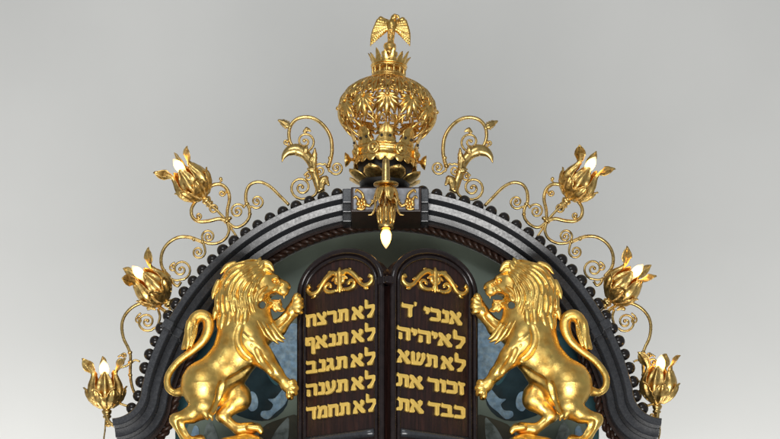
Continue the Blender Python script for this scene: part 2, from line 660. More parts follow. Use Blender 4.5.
# keystone
KY = -0.10
m = MB()
q0, q1 = P(351.0, 211.5, KY), P(421.2, 187.0, KY)
axis_box(m, q0.x, q1.x, KY, 0.20, q0.z, q1.z)
key = bevel(m.build('keystone', 'darkwood', arch, AO, False), 0.004)
m = MB()
q0, q1 = P(353.5, 209.6, KY), P(418.8, 188.6, KY)
axis_box(m, q0.x, q1.x, KY - 0.006, KY + 0.01, q0.z, q1.z)
bevel(m.build('panel', 'greypanel', key, AO, False), 0.002)
for sgn in (-1, 1):
    cx, cy = XC + sgn * 25.5, 203.5
    if sgn > 0:
        cx = 409.5
    m = MB()
    for k in range(7):
        a = 2 * PI * k / 7 + 0.3
        c0 = P(cx + 3.4 * math.cos(a), cy + 3.4 * math.sin(a), KY - 0.014)
        ball(m, c0, 2.3 * S, 8, (1, 0.9, 1))
    ball(m, P(cx, cy, KY - 0.02), 2.0 * S, 8)
    tube(m, [P(*p, KY - 0.012) for p in catmull([(cx - sgn * 2, cy - 5), (cx - sgn * 1, cy - 9), (cx + sgn * 2, cy - 12), (cx + sgn * 5, cy - 13.5), (cx + sgn * 6, cy - 11)], 4)],
         [x * S for x in np.linspace(1.9, 1.0, 17)], 6)
    tube(m, [P(*p, KY - 0.012) for p in catmull([(cx + sgn * 3, cy - 4), (cx + sgn * 6, cy - 7), (cx + sgn * 8, cy - 5)], 4)],
         [x * S for x in np.linspace(1.7, 0.8, 9)], 6)
    tube(m, [P(*p, KY - 0.012) for p in catmull([(cx - sgn * 4, cy + 1), (cx - sgn * 8, cy + 2.4), (cx - sgn * 11, cy - 1), (cx - sgn * 10, cy - 4)], 4)],
         [x * S for x in np.linspace(1.9, 0.9, 13)], 6)
    tube(m, [P(*p, KY - 0.012) for p in catmull([(cx - sgn * 4, cy + 4), (cx, cy + 6), (cx + sgn * 5, cy + 5)], 4)],
         [x * S for x in np.linspace(1.2, 1.2, 9)], 6)
    m.build('rosette', 'crown', key, AO)

# ------------------------------------------------------------------ glass panel that fills the arch
PY_ = WALLY - 0.05
gp = thing('glass_back_panel', 'sage green glass panel with painted blue reflections filling the arch behind the lions', 'glass panel', (0, PY_, LEDGE_Z))
GO = (0, PY_, LEDGE_Z)
inner = off(27.5)
mid = len(path) // 2
pts = [inner[i] for i in range(12, len(path) - 12)]
V = [px2w(p, PY_) for p in pts]
V = [V[0] * 1.0 + Vector((0, 0, LEDGE_Z - V[0].z))] + V + [V[-1] + Vector((0, 0, LEDGE_Z - V[-1].z))]
m = MB()
n = len(V)
m.add(V + [v + Vector((0, 0.03, 0)) for v in V], [tuple(range(n))] + [(i, i + n, (i + 1) % n + n, (i + 1) % n) for i in range(n)])
m.build('ground_glass', 'panel', gp, GO, False)


def reflection_patch(pxs, mat, lift):
    """a raised patch that paints a reflection in the glass; outline in photo pixels at the panel's depth"""
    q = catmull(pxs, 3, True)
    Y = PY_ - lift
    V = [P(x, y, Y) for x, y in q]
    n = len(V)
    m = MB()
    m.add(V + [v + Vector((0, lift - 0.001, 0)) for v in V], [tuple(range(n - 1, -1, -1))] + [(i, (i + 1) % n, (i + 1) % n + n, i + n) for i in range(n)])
    return m.build('reflection_patch', mat, gp, GO, False)


for sgn in (1, -1):  # reflections in the glass, painted as coloured patches on both sides
    def X(*pp):
        return [(x if sgn > 0 else 2 * XC - x, y) for x, y in pp]
    reflection_patch(X((176, 360), (200, 350), (216, 330), (222, 345), (214, 375), (196, 405), (186, 430), (176, 440)), 'teal', 0.004)
    reflection_patch(X((228, 362), (250, 345), (275, 352), (287, 380), (287, 405), (270, 420), (245, 418), (228, 405)), 'navy', 0.004)
    reflection_patch(X((272, 330), (284, 325), (299, 325), (300, 350), (299, 384), (290, 384), (279, 362), (270, 345)), 'bluereflection', 0.008)
    reflection_patch(X((250, 392), (255, 393), (258, 400), (257, 408), (251, 411), (247, 404)), 'bluereflection', 0.010)
    reflection_patch(X((284, 388), (289, 392), (285, 404), (276, 412), (268, 419), (261, 416), (262, 411), (270, 410), (273, 404), (268, 399), (275, 398)), 'bluereflection', 0.010)
    reflection_patch(X((258, 360), (266, 362), (276, 374), (278, 385), (272, 382), (265, 371)), 'teal', 0.010)
    reflection_patch(X((262, 428), (280, 419), (299, 416), (300, 445), (262, 446)), 'olive', 0.006)
    reflection_patch(X((284, 421), (289, 419), (286, 445), (270, 446), (275, 432)), 'palereflection', 0.011)
    reflection_patch(X((207, 424), (213, 424), (219, 446), (204, 446), (204, 434)), 'palereflection', 0.011)
    reflection_patch(X((194, 426), (199, 430), (197, 446), (189, 446)), 'bluereflection', 0.009)

# ------------------------------------------------------------------ the tablets
GLYPH = {
    'dalet': [[(0.3, 10.8), (1.2, 9.8), (8.6, 9.8), (9, 9.2), (8.2, 7.2), (7.9, 7), (7.9, 0.6), (6.6, -0.4), (5.4, 0.6), (5.4, 7), (0.6, 7), (0, 8.2)]],
    'resh': [[(0.3, 10.8), (1.2, 9.8), (6.5, 9.8), (8, 8.8), (8, 0.6), (6.8, -0.4), (5.5, 0.6), (5.5, 7), (0.6, 7), (0, 8.2)]],
    'het': [[(0, 10.6), (1, 9.8), (7.6, 9.8), (8.8, 8.6), (8.8, 0.3), (7.6, -0.3), (6.3, 0.5), (6.3, 7), (3.1, 7), (3.1, 0.6), (1.8, -0.3), (0.6, 0.4), (0.6, 7.4), (0, 8.2)]],
    'he': [[(0, 10.8), (1, 9.8), (7.8, 9.8), (8.8, 8.8), (8.8, 0.4), (7.6, -0.3), (6.3, 0.5), (6.3, 7), (0.5, 7), (-0.2, 8.2)],
           [(0.7, 5.6), (3.0, 5.2), (3.1, 0.5), (1.9, -0.3), (0.5, 0.5)]],
    'tav': [[(1, 10.6), (2, 9.8), (7.8, 9.8), (9, 8.8), (9, 0.4), (7.8, -0.3), (6.5, 0.5), (6.5, 7), (4.2, 7), (4.2, 1.8), (3, -0.1), (0.2, -0.1), (-0.3, 1.2), (0.6, 2.4), (1.6, 2.6), (1.6, 7.2), (0.6, 8.4)]],
    'lamed': [[(0.5, 14.6), (2.4, 13.6), (2.8, 9.8), (7.6, 9.8), (8.6, 9), (8.6, 5.4), (6.2, 1.6), (5.4, -0.2), (2.6, -0.4), (2.2, 1.6), (4.4, 3.2), (6, 5.6), (6, 7), (1.0, 7), (0.3, 8), (0.2, 13)]],
    'alef': [[(0.3, 10.3), (2.3, 10.1), (5.4, 6.6), (6.2, 7.2), (5.7, 9.0), (7.0, 10.5), (8.9, 9.4), (8.9, 7.3), (7.1, 4.7), (9.9, 1.6), (9.4, -0.3), (7.2, -0.3), (3.1, 4.4), (2.4, 3.4), (3.4, 0.8), (2.5, -0.3), (-0.2, -0.2), (0.1, 2.8), (1.8, 6.0), (0.0, 8.2)]],
    'tsadi': [[(0.1, 10.1), (2, 10.1), (4.6, 6.7), (5.4, 7.4), (4.9, 9.2), (6.2, 10.5), (7.9, 9.6), (8, 7.6), (6, 4.8), (7.8, 2.6), (7.8, 0.8), (7, -0.1), (0.6, -0.1), (0, 1.2), (0.6, 2.5), (4.1, 2.5), (0, 8.2)]],
    'nun': [[(1.1, 10.6), (2.2, 9.8), (4.8, 9.8), (5.8, 9), (5.8, 1), (4.8, -0.1), (0.6, -0.1), (0, 1.2), (0.5, 2.5), (3.2, 2.5), (3.2, 7), (1.6, 7), (0.7, 8.2)]],
    'gimel': [[(0.8, 10.6), (1.8, 9.8), (4.6, 9.8), (5.4, 9), (5.4, 4.6), (6.6, 0.6), (5.2, -0.4), (3.9, 0.6), (3.5, 2.4), (2.0, 2.0), (1.8, 0), (0, -0.2), (-0.4, 2), (0.6, 3.9), (2.9, 4.7), (2.9, 7), (1.2, 7), (0.3, 8.2)]],
    'bet': [[(0.3, 10.6), (1.4, 9.8), (6.2, 9.8), (7.5, 8.8), (7.5, 2.5), (8.7, 2.5), (8.9, 0.8), (8.2, -0.1), (0.4, -0.1), (-0.3, 1.2), (0.4, 2.6), (4.9, 2.6), (4.9, 7), (0.8, 7), (-0.1, 8.2)]],
    'kaf': [[(0.3, 10.6), (1.4, 9.8), (6, 9.8), (7.9, 8.4), (7.9, 1.4), (6.2, -0.1), (0.4, -0.1), (-0.3, 1.2), (0.4, 2.6), (5.3, 2.6), (5.3, 7), (0.8, 7), (-0.1, 8.2)]],
    'final_pe': [[(0.6, 10.4), (1.4, 9.8), (6, 9.8), (7.8, 8.6), (7.8, -3.5), (6.4, -4.2), (5.2, -3.4), (5.2, 7), (2.7, 7), (2.7, 5.8), (4.2, 5.6), (4.2, 3.2), (0.6, 3.2), (0.1, 4.2), (0.1, 9)]],
    'ayin': [[(0, 9.8), (1.6, 10.5), (2.8, 9.2), (2.8, 7), (4.1, 3.4), (5.1, 4.2), (5.3, 7.2), (4.9, 9.2), (6.2, 10.5), (8, 9.6), (8, 5.6), (6.6, 2.2), (4.2, 0.2), (0.6, -0.8), (-0.3, 0.6), (0.3, 1.7), (2.0, 2.3), (0.2, 6.6)]],
    'mem': [[(-0.1, 10.2), (1.4, 10.5), (2.5, 8.8), (4, 9.8), (7, 9.8), (8.6, 8.4), (8.6, 0.8), (7.8, -0.1), (4.4, -0.1), (3.9, 1.2), (4.4, 2.5), (6, 2.5), (6, 7), (4.6, 7), (3.5, 6.0), (2.7, 0.4), (1.4, -0.4), (0, 0.4), (1.2, 7)]],
    'yod': [[(0.3, 10.6), (1.4, 9.8), (3.2, 9.8), (4.2, 9), (4.2, 6.6), (2.8, 4.4), (1.7, 5.2), (1.7, 7), (0.6, 7), (-0.1, 8.2)]],
    'vav': [[(0.3, 10.6), (1.4, 9.8), (3.2, 9.8), (4.2, 9), (4.2, 0.6), (2.9, -0.3), (1.7, 0.5), (1.7, 7), (0.6, 7), (-0.1, 8.2)]],
    'zayin': [[(0.1, 10.6), (1.4, 9.8), (4.2, 9.8), (5, 9), (4.5, 7.2), (3.6, 7), (4, 0.6), (2.8, -0.3), (1.5, 0.5), (1.4, 7), (0.4, 7.4), (-0.1, 8.4)]],
    'shin': [[(-0.1, 9.8), (1.2, 10.5), (2.6, 9.4), (2.6, 6), (2.8, 2.8), (3.4, 2.8), (4.5, 5.2), (4.1, 9.2), (5.4, 10.5), (7, 9.4), (6.6, 6.2), (5, 2.8), (6.6, 2.8), (8.2, 6), (7.8, 9.2), (9.2, 10.5), (10.8, 9.6), (10.8, 6), (8.5, 1), (7.2, -0.1), (1, -0.1), (0.2, 0.8), (0.2, 7)]],
    'mark': [[(0.2, 12.6), (1.9, 12.2), (1.4, 9.4), (0.5, 9.2)]],
}
WID = {k: max(p[0] for o in v for p in o) for k, v in GLYPH.items()}
glyph_mesh = {}


def glyph(name, sx, sz, depth):
    key_ = (name, round(sx, 5))
    if key_ in glyph_mesh:
        return glyph_mesh[key_]
    cu = bpy.data.curves.new('glyph', 'CURVE')
    cu.dimensions = '2D'
    cu.fill_mode = 'BOTH'
    cu.extrude = depth / 2
    cu.bevel_depth = 0.0016
    cu.bevel_resolution = 1
    cu.offset = -0.0012
    for o in GLYPH[name]:
        sp = cu.splines.new('POLY')
        sp.points.add(len(o) - 1)
        for i, (x, z) in enumerate(o):
            sp.points[i].co = (x * sx, z * sz, 0, 1)
        sp.use_cyclic_u = True
    ob = bpy.data.objects.new('glyph', cu)
    me = bpy.data.meshes.new_from_object(ob)
    me.transform(Matrix.Rotation(R(90), 4, 'X'))
    me.materials.clear()
    me.materials.append(M['letter'])
    bpy.data.objects.remove(ob)
    glyph_mesh[key_] = me
    return me


TROT = R(32.5)
YIN = -0.40                       # depth of the edge where the two tablets meet
HWT = 44.0 / math.cos(TROT)       # half width in pixels along the face
KT = (D + YIN + 0.13) / D


def tablet(sgn, label, lines):
    """sgn -1: the tablet whose outer edge lies at smaller x. Local x runs along the face, y away from the viewer"""
    # centre of the face
    cpx = 340.4 if sgn < 0 else 434.4
    Yc = YIN + HWT * S * math.sin(TROT)
    base = P(cpx, 445, Yc)
    root = thing('commandment_tablet', label, 'tablet', (base.x, base.y, LEDGE_Z))
    root.rotation_euler = (0, 0, sgn * TROT)
    k = S * (D + Yc) / D
    zb = base.z - LEDGE_Z         # local height of pixel row 445 (on the centre line)

    def L(u, py, y=0.0):          # u pixels along the face from its centre line
        return Vector((u * k, y, zb + (445 - py) * k))

    SPR, TOP = 288.0, 249.0       # springing and crown of the round top, pixel rows on the centre line

    def outline(ins):
        h = HWT - ins
        pts_ = [(-h, 478.0), (-h, SPR)]
        for i in range(1, 24):
            a = PI - PI * i / 24
            pts_.append((h * math.cos(a), SPR - (SPR - TOP - ins) * math.sin(a)))
        pts_ += [(h, SPR), (h, 478.0)]
        return pts_

    o = outline(3.0)
    n = len(o)
    m = MB()
    m.add([L(u, v, 0.0) for u, v in o] + [L(u, v, 0.10) for u, v in o],
          [tuple(range(n))] + [(i, i + n, (i + 1) % n + n, (i + 1) % n) for i in range(n)])
    m.build('panel', 'tablet', root, (0, 0, 0), False)
    for ins, rr, yy, nm in ((3.2, 3.3, 0.0, 'frame_roll'), (9.2, 2.4, -0.002, 'frame_bead')):
        m = MB()
        q = outline(ins)
        q = [q[0]] + [(q[0][0], 440 - 30 * t) for t in range(6)] + q[1:-1] + [(q[-1][0], 290 + 30 * t) for t in range(6)] + [q[-1]]
        tube(m, [L(u, v, yy) for u, v in q], rr * k, 10)
        m.build(nm, 'tabletroll', root)
    # capital where the tablets meet, sill at the foot
    m = MB()
    q0, q1 = L(-sgn * (HWT - 1), 292), L(-sgn * (HWT + 3.2), 284.5)
    axis_box(m, min(q0.x, q1.x) - 0.022, max(q0.x, q1.x) + 0.0, -0.024, 0.04, min(q0.z, q1.z), max(q0.z, q1.z))
    bevel(m.build('capital', 'tabletroll', root, (0, 0, 0), False), 0.006)
    m = MB()
    tube(m, [L(-(HWT - 11) + (2 * HWT - 22) * t / 8, 437, -0.004) for t in range(9)], 4.2 * k, 14)
    m.build('sill', 'fascia', root)
    # carved crest
    crest = MB()

    def T(pts_, rads, fl=0.7):
        q = catmull(pts_, 5)
        rr = np.interp(np.linspace(0, 1, len(q)), np.linspace(0, 1, len(rads)), rads)
        tube(crest, [L(a / math.cos(TROT), 281 - b, -0.006) for a, b in q], [x * 1.3 * k for x in rr], 7)
    for s in (-1, 1):
        T([(s * 2, 6), (s * 7, 8.5), (s * 13, 5), (s * 18, -1), (s * 22, -7), (s * 27, -9), (s * 31.5, -6.5), (s * 32.5, -2), (s * 30, 0)], [1.8, 2.4, 2.3, 2.0, 1.8, 2.2, 1.8, 1.7, 2.2])
        T([(s * 3, -9), (s * 8, -10), (s * 13, -8.5), (s * 15, -4.5), (s * 12, -1.5), (s * 9, -3), (s * 9.5, -5.5)], [1.2, 1.6, 1.9, 1.7, 1.4, 1.3, 1.7])
        T([(s * 17, -3), (s * 20, -1), (s * 23, -2.5)], [1.6, 1.4, 0.6])
        T([(s * 24, -8), (s * 26, -12), (s * 29, -12.5)], [1.4, 1.2, 0.5])
        T([(s * 2, 2), (s * 5, 3), (s * 8, 1)], [1.8, 1.6, 0.8])
        T([(s * 1, -3), (s * 3.4, 0), (s * 2.6, 5)], [1.6, 2.2, 1.4])
        T([(s * 1.2, 6), (s * 3.8, 10)], [2.0, 0.9])
        T([(s * 10, 7), (s * 11, 10), (s * 9, 11)], [1.4, 1.1, 0.6])
        T([(s * 1, -6), (s * 3, -11)], [1.6, 0.7])
    T([(0, -12), (0, -6), (0, 2), (0, 8), (0, 13.5)], [0.9, 2.0, 2.6, 2.6, 0.6])
    crest.build('crest', 'gold', root)
    # the writing
    for row, (glyphs, u0, u1, ybase) in enumerate(lines):
        # widths: letters stretched so that the line fills u0..u1 (given in picture pixels from the centre line)
        gap, space = 0.75, 2.6
        tw = 0
        for i, g in enumerate(glyphs):
            tw += space if g == ' ' else WID[g] + gap
        tw -= gap
        ux0, ux1 = u0 / math.cos(TROT), u1 / math.cos(TROT)
        sx = (ux1 - ux0) / tw * k
        sz = 1.25 * k
        x = ux0 * k
        for g in reversed(glyphs):        # written from right to left
            if g == ' ':
                x += space * sx
                continue
            ob = bpy.data.objects.new('letter', glyph(g, sx, sz, 0.012))
            ob.location = (x, -0.008, zb + (445 - ybase) * k)
            link(ob, root)
            x += (WID[g] + gap) * sx
    return root


lo = ['lamed', 'alef']
left_lines = [
    (lo + [' ', 'tav', 'resh', 'tsadi', 'het'], -34, 36, 322.5),
    (lo + [' ', 'tav', 'nun', 'alef', 'final_pe'], -34.5, 36.5, 345.5),
    (lo + [' ', 'tav', 'gimel', 'nun', 'bet'], -33.5, 36.5, 369.5),
    (lo + [' ', 'tav', 'ayin', 'nun', 'he'], -33.5, 36.5, 392.5),
    (lo + [' ', 'tav', 'het', 'mem', 'dalet'], -33.5, 37, 416.0),
]
right_lines = [
    (['alef', 'nun', 'kaf', 'yod', ' ', ' ', 'mark', 'dalet'], -34, 27, 321.5),
    (lo + ['yod', 'he', 'yod', 'he'], -38, 30, 345.0),
    (lo + [' ', 'tav', 'shin', 'alef'], -38, 30.5, 368.0),
    (['zayin', 'kaf', 'vav', 'resh', ' ', 'alef', 'tav'], -39.5, 30, 391.5),
    (['kaf', 'bet', 'dalet', ' ', 'alef', 'tav'], -39, 30, 415.5),
]
tablet(-1, 'dark wooden tablet whose five gold Hebrew lines all begin with the same word', left_lines)
tablet(1, 'dark wooden tablet with the two-word gold Hebrew lines and the lone dalet', right_lines)

# ------------------------------------------------------------------ the lions
LY = -0.215
LK = S * (D + LY) / D
SL = 0.24


def lp(px, py, d=0.0):
    return (px, -(py + SL * d), d)


def lion(seed=5):
    base = P(220, 449, LY)
    root = thing('lion_statue', 'gilded rampant lion gripping the tablet whose lines all begin alike', 'lion statue', (base.x, LY, LEDGE_Z), 'gilded lions')
    body = Field((160, -460, -40), (306, -254, 42), 0.55)

    def C(a, b, ra, rb, k=4.0, cut=False):
        body.cone(lp(*a), lp(*b), ra, rb, k, cut)

    def E(c, r, ang=0, k=4.0, cut=False):
        body.ell(lp(*c), r, R(ang), k, cut)

    def K(pts_, k=2.0, cut=False, n=5):
        body.curve([(*lp(p[0], p[1], p[2]), p[3]) for p in pts_], k, cut, n)
    # trunk
    C((206, 386, 2), (228, 366, 0), 23.5, 21, 6)
    C((228, 366, 0), (243, 338, 0), 21, 24, 8)
    C((243, 338, 0), (252, 318, 0), 24, 20, 8)
    C((250, 325, 0), (262, 330, 0), 18, 14, 6)
    C((240, 320, 0), (262, 286, 0), 21, 14, 8)
    E((246, 352, 8), (15, 17, 15), 20, 8)          # rib cage
    E((204, 383, 8), (20, 20, 19), 0, 8)           # haunch
    # near hind leg
    C((203, 388, 11), (204, 404, 13), 19, 13.5, 6)
    C((204, 406, 13), (193, 414, 13), 12.5, 8, 5)
    C((193, 414, 13), (176.5, 419, 12), 8, 5.6, 4)
    C((176.5, 419, 12), (178.5, 423, 12), 5.6, 5.2, 3)
    C((177.5, 421, 12), (188, 440, 12), 5.4, 5.0, 3)
    C((188, 441, 12), (199, 441, 13), 5.6, 5.2, 3)
    for j in range(4):
        K([(196 + j * 0.6, 438 + j * .5, 7 + j * 4, 2.6), (202 + j * 0.4, 437.5 + j * .6, 7 + j * 4, 2.8), (205, 442, 7 + j * 4, 2.0)], 1.0)
    K([(206, 404, 20, 3), (211, 411, 19, 2.4), (213.5, 420, 17, 0.5)], 2)
    K([(202, 408, 21, 2), (207, 414, 20, 1.6), (209, 419, 18, 0.4)], 2)
    # far, raised hind leg
    C((222, 392, -4), (238, 395.5, -6), 11, 11.8, 4)
    C((238, 396, -6), (239.5, 400, -5), 11.8, 10.5, 4)
    C((240, 400, -5), (223, 414.5, -4), 10, 6.0, 4)
    C((223, 414.5, -4), (220.5, 416, -4), 6, 5.4, 3)
    C((221, 416, -4), (238, 430, -3), 5.4, 5.0, 3)
    C((240, 429, -3), (252, 428, -2), 6.0, 6.2, 3)
    for j in range(4):
        K([(249, 426 + j * .3, -8 + j * 4.2, 3.0), (257 + j * .5, 426.5 + j * .5, -8 + j * 4.2, 3.2), (261 + j * .2, 431 + j * .3, -8 + j * 4.2, 2.3)], 0.9)
    # near fore leg, reaching down to the tablet's edge
    E((250, 338, 15), (14, 17, 13), 25, 5)
    C((252, 342, 15), (264, 357, 15), 13.5, 10, 4)
    C((264, 357, 15), (277, 373, 8), 10, 6.6, 4)
    C((277, 373, 8), (286, 384, 3), 6.6, 5.0, 3)
    C((287, 385, 3), (291, 388.5, 1), 6.6, 6.8, 2.5)
    for j, (qx, qy) in enumerate(((294.5, 382), (296, 387), (295, 392), (291, 396))):
        K([(288 + j * .3, 384 + j * 2.4, 6, 2.8), (qx - 1.5, qy, 6, 3.0), (qx + 0.6, qy + 1.6, 1, 2.2)], 0.9)
    K([(253, 345, 28, 1.0), (254.5, 350, 29, 1.3), (251.5, 356, 28.5, 1.5), (254, 362, 25, 1.4)], 1.2, True)
    K([(243, 331, 28, 0.7), (249, 337, 30, 1.0), (256, 341, 30, 0.8)], 1.6, True)
    # far fore leg, raised along the tablet
    C((262, 336, -8), (278, 328, -8), 10, 8, 4)
    C((278, 328, -8), (291, 313, -6), 7.4, 6.2, 4)
    C((292, 311, -5), (297, 303, -4), 6.8, 6.6, 3)
    for j, (qx, qy) in enumerate(((300.5, 311), (301.5, 305.5), (301, 300), (298.5, 296))):
        K([(294, 309 - j * 3, 0, 2.6), (qx - 1.6, qy, 0.5, 2.9), (qx + .5, qy + .6, -4, 2.2)], 0.9)
    # tail
    K([(190, 389, 2, 5), (183, 391, 1, 4.2), (174.5, 392.5, 0, 3.1), (168, 387, 0, 3.0), (168.5, 375, 0, 3.0), (178, 362, 0, 3.2), (192, 351, 0, 3.5), (203, 341, 1, 4.0),
       (208.5, 329, 2, 5.0), (208, 319, 3, 5.4), (201, 315.5, 4, 5.2), (194.5, 320, 4, 5.2), (191.5, 331, 4, 5.4), (188.5, 341, 4, 4.8), (182.5, 349, 3, 1.0)], 1.5)
    K([(190, 322, 6, 3.0), (188.5, 332, 7, 3.2), (189, 342, 7, 2.6), (187, 350, 6, 0.6)], 1.0)
    K([(196, 321, 7, 2.6), (195, 332, 8, 2.8), (192, 343, 7, 2.0), (192, 348, 6, 0.5)], 0.8)
    K([(202, 321, 9, 0.8), (197.2, 325, 10, 1.0), (194, 336, 10, 0.9), (191, 345, 9, 0.7)], 0.8, True)
    # head
    E((264, 283, 0), (14, 13.5, 13), 0, 5)
    C((268, 283, 0), (283, 287.6, 0), 10.0, 7.2, 4)
    E((287.3, 286.3, 0), (3.4, 3.0, 5.0), -20, 2)
    E((283, 291.5, 3.8), (5.6, 4.8, 4.6), -10, 2)
    E((283, 291.5, -3.8), (5.6, 4.8, 4.6), -10, 2)
    C((262, 275, 8), (276.5, 278.0, 7), 3.4, 2.8, 2.5)
    C((263, 275, -8), (276.5, 278.0, -7), 3.4, 2.8, 2.5)
    C((263, 285, 9), (275, 288.5, 6.5), 5.0, 3.6, 2.5)
    C((262, 298, 0), (276, 303.6, 0), 7.0, 5.0, 3)
    E((277.6, 305, 0), (4.8, 4.2, 5.2), 10, 2)
    K([(277, 306, 2, 3), (280, 309, 2, 2.2), (284, 310, 1, 0.5)], 1.5)
    K([(274, 307, 3, 2.4), (276, 311.5, 3, 0.6)], 1.5)
    E((280, 298.6, 0), (9.5, 2.5, 11), -14, 1.2, True)
    E((275, 299.2, 0), (6.0, 3.2, 12), -20, 1.2, True)
    C((268, 298.5, 14), (272, 298.8, 14), 1.2, 2.2, 1.0, True)
    C((271, 302, 0), (280, 301.2, 0), 2.6, 1.6, 1.0)                       # tongue
    for s in (-1, 1):
        C((284.3, 294.0, s * 4.4), (284.0, 298.0, s * 4.4), 1.3, 0.5, 0.5)     # teeth
        C((279.5, 302.5, s * 4.2), (280.5, 299.0, s * 4.2), 1.2, 0.5, 0.5)
        E((275.4, 281.4, s * 9.0), (4.0, 2.5, 3.0), -8, 1.0, True)
        E((275.0, 281.6, s * 7.2), (2.5, 2.1, 2.2), 0, 0.5)
        C((289.4, 287.6, s * 2.0), (290.6, 289.0, s * 3.2), 0.9, 0.7, 0.5, True)
    K([(282, 284.5, 6.5, .7), (277, 287, 9, .8), (272, 292, 11, .8)], 1.0, True)
    body.cone(lp(262.5, 305.0, -44), lp(262.5, 305.0, 44), 3.3, 3.8, 1.5, True)
    # metres: x = (px-390)*LK ; z from P()
    zoff = P(390, 0, LY).z

    def build(f, nm, mat='gold'):
        o = f.mesh(nm, mat, LK, (390 * LK + base.x, 0.0, LEDGE_Z - zoff), root)
        return o

    def drape(f, px, py):
        for d in np.arange(40, -20, -0.5):
            if f.at(lp(px, py, d)) < 0:
                return d
        return None
    for cv in ([(270, 291.5), (264.5, 294), (260, 300)], [(267, 287), (262, 291), (258.5, 297)], [(266, 296), (262.5, 299), (259.5, 303)], [(272, 303), (268, 305.5), (266, 309)], [(275, 306), (271.5, 309), (271, 313)]):
        q_ = [(x_, y_, drape(body, x_, y_)) for x_, y_ in cv]
        if all(c_[2] is not None for c_ in q_):
            body.curve([(*lp(x_, y_, d_ + 0.3), (1.2, 1.7, 0.4)[i_]) for i_, (x_, y_, d_) in enumerate(q_)], 0.8, False, 4)
    # chased creases that set off the muscles
    for cr, r_ in (([(223, 383), (221.5, 390), (220, 398), (217, 406), (213, 412)], 1.3), ([(242, 326), (239, 336), (240.5, 346), (246, 354), (252, 359)], 1.0),
                   
                  
                   ([(258, 349), (263, 360), (272, 372)], 0.7), ([(181, 421), (184, 429), (189, 436)], 0.6), ([(268, 329), (278, 324), (287, 315)], 0.7),
                   ([(250, 368), (240, 375), (229, 381)], 0.8)):
        cv = []
        for x_, y_ in cr:
            d = drape(body, x_, y_)
            if d is not None:
                cv.append((*lp(x_, y_, d + 0.55 * r_), r_ if 0 < len(cv) < len(cr) - 1 else 0.3))
        if len(cv) > 2:
            body.curve(cv, 4.5, True, 6)
    # mane
    mane = Field((204, -356, -32), (294, -252, 42), 0.5)
    mane.cone(lp(246, 283, 0), lp(238, 306, 0), 20.5, 21.0, 6)
    mane.cone(lp(238, 306, 0), lp(238, 318, 0), 21.0, 15.5, 6)
    mane.cone(lp(255, 277, 0), lp(246, 283, 0), 14, 20, 6)
    mane.cone(lp(246, 316, 2), lp(262, 326, 0), 18, 11, 6)
    mane.cone(lp(262, 326, 0), lp(275, 336, 0), 11, 5, 4)
    # keep the face clear
    mane.cone(lp(273, 283, 6), lp(285, 290, 6), 10.5, 12, 2, True)
    mane.cone(lp(273, 290, 20), lp(280, 300, 20), 12, 12, 2, True)
    mane.cone(lp(273, 297, 0), lp(280, 306, 0), 8, 11, 2, True)
    base_f = mane.F.copy()
    outer = catmull([(268, 268), (258, 261.5), (246, 262), (230, 268), (218.5, 284), (216, 302), (220, 322), (224, 334)], 12)
    innr = catmull([(271, 274.5), (265, 277), (260, 282.5), (258, 291), (257.5, 301), (261, 314), (270, 326), (283, 341)], 12)
    outer, innr = np.array(outer), np.array(innr)
    rng = random.Random(seed)
    probe = Field.__new__(Field)
    probe.lo, probe.h, probe.n, probe.F = mane.lo, mane.h, mane.n, base_f
    def flow(t, ss):
        ti = min(max(t, 0), 1) * (len(outer) - 1)
        i0 = min(int(ti), len(outer) - 2)
        fr = ti - i0
        po = outer[i0] * (1 - fr) + outer[i0 + 1] * fr
        pi_ = innr[i0] * (1 - fr) + innr[i0 + 1] * fr
        return po * (1 - ss) + pi_ * ss
    # three tiers of locks; the upper tiers overlap the roots of the lower ones
    for tier, (t_a, t_b, nS) in enumerate(((0.56, 1.02, 9), (0.28, 0.74, 8), (0.0, 0.46, 7))):
        for a in range(nS):
            s_ = (a + 0.5 * (tier % 2) + 0.25) / (nS - 0.2)
            if s_ > 1.0:
                continue
            t0 = max(t_a + rng.uniform(-0.05, 0.05), 0)
            t1 = t_b + rng.uniform(-0.05, 0.04)
            ph, amp = 1.2 * tier + rng.uniform(-0.5, 0.5), rng.uniform(0.02, 0.035)
            curl = rng.choice((-1, 1)) * rng.uniform(0.02, 0.07)
            wide = np.linalg.norm(flow((t0 + t1) / 2, 0) - flow((t0 + t1) / 2, 1)) / nS
            rr = wide * rng.uniform(0.58, 0.72)
            pts_ = []
            for j in range(11):
                f_ = j / 10
                t = t0 + (t1 - t0) * f_
                ss = min(max(s_ + amp * math.sin(ph + 6.0 * f_) + curl * max(f_ - 0.6, 0) / 0.4, -0.03), 1.03)
                q = flow(t, ss)
                d = drape(probe, q[0], q[1])
                if d is None:
                    d = pts_[-1][4] if pts_ else 3.0
                r_ = rr * float(np.interp(f_, [0, .15, .45, .75, .92, 1], [.35, .8, 1.0, .8, .4, .12]))
                lift = 0.4 + 1.6 * math.sin(PI * min(f_ * 1.1, 1)) + (0.8 if f_ > .7 else 0)
                pts_.append((q[0], q[1], d - 0.35 * r_ + lift, max(r_, 0.45), d))
            mane.curve([(*lp(p[0], p[1], p[2]), p[3]) for p in pts_], 0.35, False, 4)
            # a chased line beside the crest of the lock
            mane.curve([(*lp(p[0] + 0.35 * p[3], p[1], p[2] + p[3] * 0.98), 0.5) for p in pts_[2:9]], 0.6, True, 3)
